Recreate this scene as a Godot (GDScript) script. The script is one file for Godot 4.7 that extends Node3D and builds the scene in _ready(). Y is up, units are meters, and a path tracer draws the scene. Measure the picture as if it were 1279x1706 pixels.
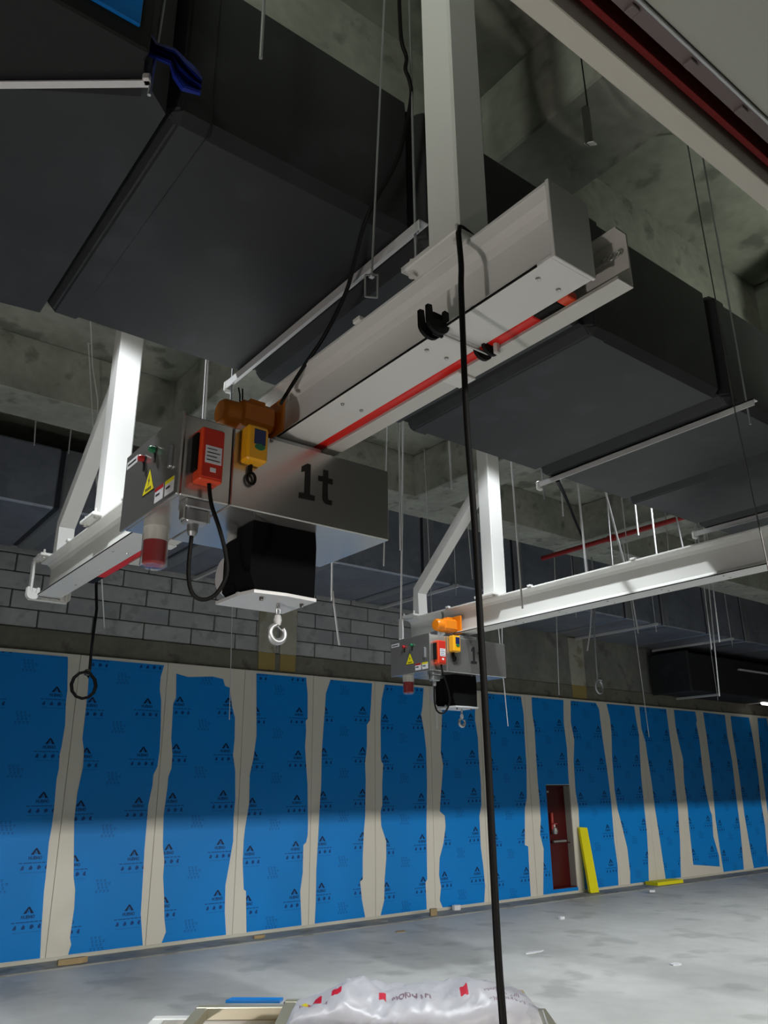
extends Node3D
# A construction hall: two white monorail beams with one-tonne hoists under black insulated ducts, in front of a wall clad in blue-filmed panels.
# World: x runs along the far wall, -z towards it, y up, metres. The far wall's face lies at z = -9.

const YAW := 0.661138
const PITCH := 0.336025
const ROLL := -0.008566
const FOCAL := 1316.06
const EYE := Vector3(0, 1.6, 0)
const WALL_Z := -9.0
const SLAB := 5.1

var MT := {}
var taken := {}
var fwd: Vector3
var rgt: Vector3
var upv: Vector3
var cache := {}

func _ready():
	# ---- camera
	fwd = Vector3(sin(YAW) * cos(PITCH), sin(PITCH), -cos(YAW) * cos(PITCH))
	var r0 := Vector3(cos(YAW), 0, sin(YAW))
	var u0 := r0.cross(fwd)
	rgt = r0 * cos(ROLL) + u0 * sin(ROLL)
	upv = -r0 * sin(ROLL) + u0 * cos(ROLL)
	var cam := Camera3D.new()
	cam.name = "camera"
	cam.fov = rad_to_deg(2.0 * atan(853.0 / FOCAL))
	cam.near = 0.02
	cam.transform = Transform3D(Basis(rgt, upv, -fwd), EYE)
	add_child(cam)
	cam.current = true
	# ---- environment
	var env := Environment.new()
	env.background_mode = Environment.BG_COLOR
	env.background_color = Color(0.02, 0.02, 0.022)
	env.tonemap_mode = Environment.TONE_MAPPER_LINEAR
	env.tonemap_exposure = 1.0
	env.sdfgi_enabled = true
	env.ssao_enabled = true
	env.ssil_enabled = true
	var we := WorldEnvironment.new()
	we.name = "environment"
	we.environment = env
	add_child(we)
	materials()
	# ---- lights: panels deep in the corridor behind the shutter, downlights and floodlights under the slab beyond the black duct, unseen uplights added on the lintel to brighten the ceiling, a work light on the floor at the left
	for k in 9:
		corridor_lamp(Vector3(-4.6 + 2.9 * k, 4.67, 10.0), 20.0)
	for q in [0.3, 3.5, 6.7, 9.7, 12.6]:
		down_lamp(Vector3(q, 4.97, -3.75), 10.0)
	work_lamp(Vector3(-1.6, 0.5, -1.0), Vector3(1.6, 3.2, -1.6), 8.0)
	for q in [-0.7, 4.6, 7.2]:
		added_up_lamp(Vector3(q, 3.9 if q < 0 else 3.4, -0.7), 4.6 if q < 0 else 2.2)
	for q in [0.0, 3.41]:
		flood_lamp(Vector3(1.0 + q, 4.9, -3.7), Vector3(1.5 + q, 3.5, -4.6), 4.4)
	# ---- the setting, then the things, largest first
	room()
	far_wall()
	shutter()
	black_duct()
	silver_duct()
	monorails()
	hoists()
	duct_hangers()
	pipes()
	rods()
	cables()
	hydrant()
	floor_things()

# ------------------------------------------------------------------ pixels to places
func ray(x: float, y: float) -> Vector3:
	return fwd + rgt * ((x - 639.5) / FOCAL) - upv * ((y - 853.0) / FOCAL)
func pz(x: float, y: float, z: float) -> Vector3:
	var d := ray(x, y)
	return EYE + d * (z / d.z)
func py(x: float, y: float, h: float) -> Vector3:
	var d := ray(x, y)
	return EYE + d * ((h - 1.6) / d.y)
func px(x: float, y: float, xx: float) -> Vector3:
	var d := ray(x, y)
	return EYE + d * (xx / d.x)

# ------------------------------------------------------------------ nodes
func numbered(called: String) -> String:
	if not taken.has(called):
		taken[called] = 0
		return called
	taken[called] += 1
	return "%s_%03d" % [called, taken[called]]
func tag(o: Node, label := "", category := "", group := "", kind := ""):
	if label != "": o.set_meta("label", label)
	if category != "": o.set_meta("category", category)
	if group != "": o.set_meta("group", group)
	if kind != "": o.set_meta("kind", kind)
	return o
func thing(called: String, label: String, category: String, at := Vector3.ZERO, group := "", kind := "") -> Node3D:
	var o := Node3D.new()
	o.name = numbered(called)
	add_child(o)
	o.position = at
	tag(o, label, category, group, kind)
	return o
func gxf(n: Node) -> Transform3D:
	var t := Transform3D.IDENTITY
	while n != self:
		t = n.transform * t
		n = n.get_parent()
	return t
func part(parent: Node, called: String, mesh: Mesh, m: Material, at := Vector3.ZERO, b := Basis.IDENTITY) -> MeshInstance3D:
	var o := MeshInstance3D.new()
	o.mesh = mesh
	o.material_override = m
	o.name = called if parent != self else numbered(called)
	o.cast_shadow = GeometryInstance3D.SHADOW_CASTING_SETTING_ON
	parent.add_child(o, true)
	o.transform = gxf(parent).affine_inverse() * Transform3D(b, at)
	return o
func bx(parent: Node, called: String, m: Material, x0: float, x1: float, y0: float, y1: float, z0: float, z1: float, bev := 0.003) -> MeshInstance3D:
	return part(parent, called, bb(Vector3(absf(x1 - x0), absf(y1 - y0), absf(z1 - z0)), bev), m, Vector3(x0 + x1, y0 + y1, z0 + z1) / 2)
func rod(parent: Node, called: String, m: Material, a: Vector3, b: Vector3, r: float, n := 8) -> MeshInstance3D:
	var c := (a + b) / 2
	return part(parent, called, tube_mesh([a - c, b - c], r, n), m, c)
func tube(parent: Node, called: String, m: Material, pts: Array, r: float, n := 8) -> MeshInstance3D:
	var q := []
	for p in pts: q.append(p - pts[0])
	return part(parent, called, tube_mesh(q, r, n), m, pts[0])

# ------------------------------------------------------------------ meshes
func face(st: SurfaceTool, p: Array, out: Vector3, uv := []):
	var n: Vector3 = (p[1] - p[0]).cross(p[2] - p[0]).normalized()
	var flip := n.dot(out) > 0.0
	if not flip: n = -n
	for k in range(1, p.size() - 1):
		for i in ([0, k + 1, k] if flip else [0, k, k + 1]):
			st.set_normal(n)
			if uv.size() > 0: st.set_uv(uv[i])
			st.add_vertex(p[i])
func bb(s: Vector3, b := 0.003) -> ArrayMesh:
	b = minf(b, minf(s.x, minf(s.y, s.z)) * 0.3)
	var key := "%s|%.4f" % [s.snapped(Vector3.ONE * 0.0005), b]
	if cache.has(key): return cache[key]
	var st := SurfaceTool.new()
	st.begin(Mesh.PRIMITIVE_TRIANGLES)
	var h := s / 2
	if b <= 0.0:
		for a in 3:
			for sg in [-1, 1]:
				var q := []
				for c in [[-1, -1], [1, -1], [1, 1], [-1, 1]]:
					var v := Vector3.ZERO
					v[a] = sg * h[a]
					v[(a + 1) % 3] = c[0] * h[(a + 1) % 3]
					v[(a + 2) % 3] = c[1] * h[(a + 2) % 3]
					q.append(v)
				face(st, q, (q[0] + q[2]) / 2)
	else:
		for a in 3:
			var u := (a + 1) % 3
			var w := (a + 2) % 3
			for sg in [-1, 1]:
				var q := []
				for c in [[-1, -1], [1, -1], [1, 1], [-1, 1]]:
					q.append(cv(h, b, a, a, sg, u, c[0], w, c[1]))
				face(st, q, (q[0] + q[2]) / 2)
			for c in [[-1, -1], [1, -1], [1, 1], [-1, 1]]:
				var q := [cv(h, b, u, a, -1, u, c[0], w, c[1]), cv(h, b, u, a, 1, u, c[0], w, c[1]), cv(h, b, w, a, 1, u, c[0], w, c[1]), cv(h, b, w, a, -1, u, c[0], w, c[1])]
				face(st, q, (q[0] + q[2]) / 2)
		for x in [-1, 1]:
			for y in [-1, 1]:
				for z in [-1, 1]:
					var q := [cv(h, b, 0, 0, x, 1, y, 2, z), cv(h, b, 1, 0, x, 1, y, 2, z), cv(h, b, 2, 0, x, 1, y, 2, z)]
					face(st, q, Vector3(x, y, z))
	var m := st.commit()
	cache[key] = m
	return m
func cv(h: Vector3, b: float, full: int, a: int, sa: int, u: int, su: int, w: int, sw: int) -> Vector3:
	var v := Vector3.ZERO
	v[a] = sa * (h[a] - (0.0 if full == a else b))
	v[u] = su * (h[u] - (0.0 if full == u else b))
	v[w] = sw * (h[w] - (0.0 if full == w else b))
	return v
func tube_mesh(pts: Array, r, n := 8) -> ArrayMesh:
	var st := SurfaceTool.new()
	st.begin(Mesh.PRIMITIVE_TRIANGLES)
	var rings := []
	var last := Vector3.RIGHT
	for i in pts.size():
		var d: Vector3 = (pts[mini(i + 1, pts.size() - 1)] - pts[maxi(i - 1, 0)]).normalized()
		var s := last - d * last.dot(d)
		if i == 0: s = (Vector3.RIGHT if absf(d.x) < 0.8 else Vector3.UP).cross(d)
		s = s.normalized()
		last = s
		var t := d.cross(s)
		var ring := []
		var rr: float = r[i] if r is Array else r
		for k in n:
			var a := TAU * k / n
			var o := s * cos(a) + t * sin(a)
			ring.append([pts[i] + o * rr, o])
		rings.append(ring)
	for i in pts.size() - 1:
		for k in n:
			var j := (k + 1) % n
			for v in [rings[i][k], rings[i + 1][j], rings[i][j], rings[i][k], rings[i + 1][k], rings[i + 1][j]]:
				st.set_normal(v[1])
				st.add_vertex(v[0])
	for e in [[0, 1], [pts.size() - 1, pts.size() - 2]]:
		var q := []
		for v in rings[e[0]]: q.append(v[0])
		face(st, q, pts[e[0]] - pts[e[1]])
	return st.commit()
func smooth(pts: Array, n := 6) -> Array:
	var out := []
	for i in pts.size() - 1:
		var a: Vector3 = pts[maxi(i - 1, 0)]
		var d: Vector3 = pts[mini(i + 2, pts.size() - 1)]
		for k in n:
			out.append(pts[i].cubic_interpolate(pts[i + 1], a, d, float(k) / n))
	out.append(pts[-1])
	return out
func lathe(prof: Array, n := 20) -> ArrayMesh:
	var st := SurfaceTool.new()
	st.begin(Mesh.PRIMITIVE_TRIANGLES)
	for i in prof.size() - 1:
		var p: Vector2 = prof[i]
		var q: Vector2 = prof[i + 1]
		var nn := Vector2(q.y - p.y, p.x - q.x).normalized()
		for k in n:
			var a0 := TAU * k / n
			var a1 := TAU * (k + 1) / n
			var am := (a0 + a1) / 2
			var out := Vector3(cos(am) * nn.x, nn.y, sin(am) * nn.x)
			var v := [Vector3(cos(a0) * p.x, p.y, sin(a0) * p.x), Vector3(cos(a1) * p.x, p.y, sin(a1) * p.x), Vector3(cos(a1) * q.x, q.y, sin(a1) * q.x), Vector3(cos(a0) * q.x, q.y, sin(a0) * q.x)]
			var ns := [Vector3(cos(a0) * nn.x, nn.y, sin(a0) * nn.x), Vector3(cos(a1) * nn.x, nn.y, sin(a1) * nn.x)]
			var g: Vector3 = (v[1] - v[0]).cross(v[2] - v[0])
			if p.x < 1e-5: g = (v[2] - v[0]).cross(v[3] - v[0])
			var order := [0, 1, 2, 0, 2, 3] if g.dot(out) < 0 else [0, 2, 1, 0, 3, 2]
			for o in order:
				st.set_normal(ns[0] if o in [0, 3] else ns[1])
				st.add_vertex(v[o])
	return st.commit()
# a polygon in x and y, thickened from z = 0 to z = depth; uvs are the polygon's metres through uvt
func prism(poly: PackedVector2Array, depth: float, uvt := Transform2D.IDENTITY) -> ArrayMesh:
	var st := SurfaceTool.new()
	st.begin(Mesh.PRIMITIVE_TRIANGLES)
	var tri := Geometry2D.triangulate_polygon(poly)
	for z in [0.0, depth]:
		for t in range(0, tri.size(), 3):
			var q := []
			var u := []
			for k in 3:
				var p := poly[tri[t + k]]
				q.append(Vector3(p.x, p.y, z))
				u.append(uvt * p)
			face(st, q, Vector3(0, 0, z - depth / 2), u)
	var ccw := not Geometry2D.is_polygon_clockwise(poly)
	for i in poly.size():
		var a := poly[i]
		var b := poly[(i + 1) % poly.size()]
		var e := b - a
		var o := Vector3(e.y, -e.x, 0) * (1.0 if ccw else -1.0)
		face(st, [Vector3(a.x, a.y, 0), Vector3(b.x, b.y, 0), Vector3(b.x, b.y, depth), Vector3(a.x, a.y, depth)], o, [uvt * a, uvt * b, uvt * b, uvt * a])
	return st.commit()
func join(list: Array) -> ArrayMesh:
	var st := SurfaceTool.new()
	st.begin(Mesh.PRIMITIVE_TRIANGLES)
	for e in list: st.append_from(e[0], 0, e[1])
	return st.commit()
func box_at(x0: float, x1: float, y0: float, y1: float, z0: float, z1: float, b := 0.0) -> Array:
	return [bb(Vector3(absf(x1 - x0), absf(y1 - y0), absf(z1 - z0)), b), Transform3D(Basis.IDENTITY, Vector3(x0 + x1, y0 + y1, z0 + z1) / 2)]
func pv(a: Array) -> PackedVector2Array:
	var o := PackedVector2Array()
	for i in range(0, a.size(), 2): o.append(Vector2(a[i], a[i + 1]))
	return o

# ------------------------------------------------------------------ materials
func rgb8(r: float, g: float, b: float) -> Color:
	return Color(r / 255.0, g / 255.0, b / 255.0)
func noise_bytes(size: int, sd: int, freq: float, oct: int) -> PackedByteArray:
	var f := FastNoiseLite.new()
	f.seed = sd
	f.noise_type = FastNoiseLite.TYPE_SIMPLEX_SMOOTH
	f.frequency = freq
	f.fractal_octaves = oct
	var im := f.get_seamless_image(size, size)
	im.convert(Image.FORMAT_L8)
	return im.get_data()
# two layers of noise blended between two colours, a third sparse layer adds stains
func mottled(size: int, sd: int, a: Color, b: Color, stain: Color, amount: float, fa := 0.008, fb := 0.05) -> ImageTexture:
	var n1 := noise_bytes(size, sd, fa, 4)
	var n2 := noise_bytes(size, sd + 7, fb, 3)
	var n3 := noise_bytes(size, sd + 19, fa * 1.7, 5)
	var d := PackedByteArray()
	d.resize(size * size * 3)
	for i in size * size:
		var t := clampf(n1[i] / 255.0 * 0.65 + n2[i] / 255.0 * 0.35, 0, 1)
		var c := a.lerp(b, t).lerp(stain, amount * smoothstep(0.62, 0.85, n3[i] / 255.0))
		d[i * 3] = int(c.r * 255)
		d[i * 3 + 1] = int(c.g * 255)
		d[i * 3 + 2] = int(c.b * 255)
	var im := Image.create_from_data(size, size, false, Image.FORMAT_RGB8, d)
	im.generate_mipmaps()
	return ImageTexture.create_from_image(im)
func mat(c: Color, rough := 0.6, metal := 0.0, spec := 0.5) -> StandardMaterial3D:
	var m := StandardMaterial3D.new()
	m.albedo_color = c
	m.roughness = rough
	m.metallic = metal
	m.metallic_specular = spec
	return m
func tmat(t: Texture2D, rough: float, scale: float, metal := 0.0) -> StandardMaterial3D:
	var m := mat(Color.WHITE, rough, metal)
	m.albedo_texture = t
	m.uv1_triplanar = true
	m.uv1_world_triplanar = true
	m.uv1_scale = Vector3.ONE * scale
	return m
func glow(c: Color, e: float) -> StandardMaterial3D:
	var m := mat(c, 0.5)
	m.emission_enabled = true
	m.emission = c
	m.emission_energy_multiplier = e
	return m

const FONT := {"H": [17, 17, 17, 31, 17, 17, 17], "U": [17, 17, 17, 17, 17, 17, 14], "B": [30, 17, 17, 30, 17, 17, 30], "A": [4, 10, 17, 17, 31, 17, 17], "O": [14, 17, 17, 17, 17, 17, 14], "w": [0, 0, 17, 17, 21, 21, 10], "i": [4, 0, 12, 4, 4, 4, 14], "n": [0, 0, 22, 25, 17, 17, 17], "d": [1, 1, 13, 19, 17, 19, 13], "o": [0, 0, 14, 17, 17, 17, 14]}
func letters(im: Image, s: String, x: int, y: int, k: float, c: Color, turned := false):
	var n := s.length()
	for ci in n:
		var rows: Array = FONT.get(s[ci], [0, 0, 0, 0, 0, 0, 0])
		for r in 7:
			for b in 5:
				if (rows[r] >> (4 - b)) & 1:
					var gx := (ci * 6 + b) * k
					var gy := r * k
					if turned:
						gx = n * 6 * k - gx
					im.fill_rect(Rect2i(int(x + gx), int(y + gy), ceili(k), ceili(k)), c)
func film_texture() -> ImageTexture:
	# one panel's width by 0.535 m of printed protective film
	var w := 512
	var h := 268
	var im := Image.create(w, h, false, Image.FORMAT_RGB8)
	var base := rgb8(8, 128, 210)
	im.fill(base)
	var ink := rgb8(4, 26, 66)
	var soft := base.lerp(rgb8(4, 40, 96), 0.75)
	var faint := base.lerp(rgb8(4, 50, 110), 0.45)
	for g in [[404, 40], [88, 52]]:
		var cx: int = g[0]
		var y0: int = g[1]
		for yy in 30:       # the arch-shaped logo, open in the middle
			var half := 4.0 + yy * 0.72
			var hole := 0.0 if yy < 9 else (yy - 7) * 0.47
			for xx in range(-26, 27):
				if absf(xx) <= half and absf(xx) >= hole:
					im.set_pixel(cx + xx, y0 + yy, ink)
		im.fill_rect(Rect2i(cx - 2, y0 + 17, 4, 10), soft)
		letters(im, "HUBAO", cx - 33, y0 + 37, 2.2, ink.lerp(base, 0.2))
		for k in 7:         # the small caption, too small to read
			im.fill_rect(Rect2i(cx - 76 + k * 22, y0 + 66, 16 + (k * 5) % 6, 4), soft)
		for k in 4:         # four little care symbols
			var sx := cx - 62 + k * 38
			im.fill_rect(Rect2i(sx, y0 + 84 + (k % 2) * 2, 12 + (k % 3) * 3, 12), soft)
			im.fill_rect(Rect2i(sx + 4, y0 + 80, 6 + k, 20), soft)
			im.fill_rect(Rect2i(sx - 4 + k * 2, y0 + 92, 8, 7), soft)
		im.fill_rect(Rect2i(cx - 66, y0 + 112, 134, 2), faint)
	for r in 4:             # a block of tiny lettering in the middle
		for k in 3 + (r % 2):
			var bx0 := 212 + k * 20 + (r % 3) * 5
			var by0 := 176 + r * 17
			im.fill_rect(Rect2i(bx0, by0, 14, 3), faint)
			im.fill_rect(Rect2i(bx0 + 5, by0, 3, 13), faint)
			im.fill_rect(Rect2i(bx0, by0 + 8, 14, 2), faint)
	im.generate_mipmaps()
	return ImageTexture.create_from_image(im)
func bag_texture() -> ImageTexture:
	var im := Image.create(512, 256, false, Image.FORMAT_RGB8)
	im.fill(rgb8(184, 184, 191))
	var red := rgb8(196, 22, 52)
	var grey := rgb8(120, 96, 110)
	for p in [[92, 96, 20, 26], [188, 88, 14, 20], [352, 92, 16, 22]]:
		im.fill_rect(Rect2i(p[0], p[1], p[2], p[3]), red)
	im.fill_rect(Rect2i(36, 92, 36, 26), red)
	im.fill_rect(Rect2i(30, 112, 14, 18), rgb8(206, 190, 40))
	letters(im, "window", 210, 84, 2.2, grey, true)
	letters(im, "window", 26, 72, 1.6, grey, true)
	letters(im, "window", 396, 84, 2.0, grey, true)
	letters(im, "window", 404, 58, 2.0, grey, true)
	im.generate_mipmaps()
	return ImageTexture.create_from_image(im)
func materials():
	MT.ceiling = tmat(mottled(512, 3, rgb8(118, 120, 110), rgb8(164, 166, 154), rgb8(88, 90, 82), 0.7), 0.85, 0.28)
	MT.beam = tmat(mottled(512, 11, rgb8(122, 124, 114), rgb8(170, 171, 160), rgb8(92, 94, 86), 0.6), 0.85, 0.37)
	MT.floor = tmat(mottled(512, 23, rgb8(176, 177, 174), rgb8(202, 203, 200), rgb8(158, 160, 157), 0.6, 0.006, 0.04), 0.55, 0.21)
	MT.corridor_floor_darkened = tmat(mottled(256, 27, rgb8(74, 76, 76), rgb8(94, 96, 95), rgb8(62, 63, 63), 0.5), 0.6, 0.4)  # unseen floor, darkened to cut the light it bounces forward
	MT.kerb = tmat(mottled(256, 29, rgb8(128, 130, 126), rgb8(156, 157, 153), rgb8(104, 104, 98), 0.6), 0.7, 0.6)
	MT.wallcore = tmat(mottled(512, 31, rgb8(104, 106, 100), rgb8(142, 143, 134), rgb8(86, 86, 81), 0.55, 0.006, 0.03), 0.9, 0.3)
	MT.band = tmat(mottled(512, 37, rgb8(92, 90, 82), rgb8(128, 125, 112), rgb8(70, 69, 62), 0.6, 0.008, 0.04), 0.9, 0.45)
	for k in 3:
		MT["block%d" % k] = tmat(mottled(256, 41 + k, rgb8(158 - k * 7, 161 - k * 7, 161 - k * 6), rgb8(184 - k * 7, 186 - k * 7, 185 - k * 6), rgb8(128, 130, 130), 0.5), 0.9, 0.8)
	MT.lintel_darkened = mat(rgb8(58, 60, 58), 0.9)  # unseen lintel face, darkened so the hoist steel reflects less light
	MT.mortar = mat(rgb8(96, 96, 92), 0.95)
	MT.post = tmat(mottled(256, 47, rgb8(150, 148, 134), rgb8(176, 174, 160), rgb8(122, 116, 92), 0.6), 0.85, 0.7)
	MT.ochre = mat(rgb8(150, 132, 76), 0.85)
	MT.panel = mat(rgb8(212, 208, 196), 0.45)
	MT.film = mat(Color.WHITE, 0.32, 0.0, 0.35)
	MT.film.albedo_texture = film_texture()
	MT.white = mat(rgb8(222, 222, 218), 0.38)
	MT.white2 = mat(rgb8(206, 205, 198), 0.42)
	MT.offwhite = mat(rgb8(196, 194, 182), 0.6)
	MT.galv = mat(rgb8(186, 188, 190), 0.4, 0.85)
	MT.zinc = mat(rgb8(214, 214, 214), 0.45, 0.25)
	MT.steel = mat(rgb8(206, 205, 201), 0.26, 0.86)
	MT.steel_dark = mat(rgb8(112, 112, 110), 0.36, 0.9)
	MT.black = tmat(mottled(256, 53, rgb8(30, 32, 34), rgb8(42, 44, 46), rgb8(54, 56, 60), 0.5, 0.01, 0.05), 0.55, 0.5)
	MT.black_seam = mat(rgb8(16, 16, 17), 0.75)
	MT.rubber = mat(rgb8(14, 14, 14), 0.55, 0.0, 0.3)
	MT.fabric = mat(rgb8(14, 14, 15), 0.9, 0.0, 0.2)
	MT.silver = tmat(mottled(256, 59, rgb8(126, 131, 144), rgb8(150, 155, 167), rgb8(108, 113, 126), 0.4), 0.42, 0.6, 0.55)
	MT.silver_seam = mat(rgb8(40, 44, 52), 0.5, 0.3)
	MT.tape = mat(rgb8(160, 164, 170), 0.3, 0.7)
	MT.red = mat(rgb8(226, 28, 16), 0.4)
	MT.redpipe = mat(rgb8(150, 30, 24), 0.45)
	MT.darkred = mat(rgb8(70, 8, 11), 0.25)
	MT.curtain = mat(rgb8(112, 12, 9), 0.7)
	MT.orange = mat(rgb8(232, 132, 20), 0.32)
	MT.redorange = mat(rgb8(226, 74, 34), 0.4)
	MT.remote_face = mat(rgb8(196, 44, 28), 0.45)
	MT.yellow = mat(rgb8(240, 172, 22), 0.4)
	MT.sign = mat(rgb8(240, 226, 20), 0.5)
	MT.foam = mat(rgb8(226, 218, 16), 0.9)
	MT.label = mat(rgb8(222, 222, 226), 0.5)
	MT.navy = mat(rgb8(24, 40, 92), 0.2)
	MT.green = mat(rgb8(20, 110, 70), 0.4)
	MT.buttonred = mat(rgb8(176, 24, 28), 0.4)
	MT.ink = mat(rgb8(14, 14, 14), 0.6)
	MT.bluefilm = mat(rgb8(6, 116, 200), 0.35)
	MT.bluerag = mat(rgb8(16, 44, 150), 0.5)
	MT.grey_panel = mat(rgb8(166, 170, 160), 0.5)
	MT.bracket = mat(rgb8(110, 100, 98), 0.7)
	MT.plaster = mat(rgb8(160, 156, 148), 0.8)
	MT.wood = tmat(mottled(256, 61, rgb8(150, 128, 92), rgb8(176, 154, 116), rgb8(120, 100, 70), 0.4, 0.01, 0.08), 0.8, 1.2)
	MT.aluminium = mat(rgb8(176, 172, 152), 0.4, 0.6)
	MT.bag = mat(Color.WHITE, 0.4)
	MT.bag.albedo_texture = bag_texture()
	var beacon := mat(Color(0.6, 0.015, 0.03, 0.96), 0.08)
	beacon.transparency = BaseMaterial3D.TRANSPARENCY_ALPHA
	MT.beacon = beacon
	var clear := mat(Color(0.95, 0.95, 0.97, 0.05), 0.04)
	clear.transparency = BaseMaterial3D.TRANSPARENCY_ALPHA
	MT.clear = clear
	MT.lamp_glow = glow(Color(1.0, 0.98, 0.94), 3.0)
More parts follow.
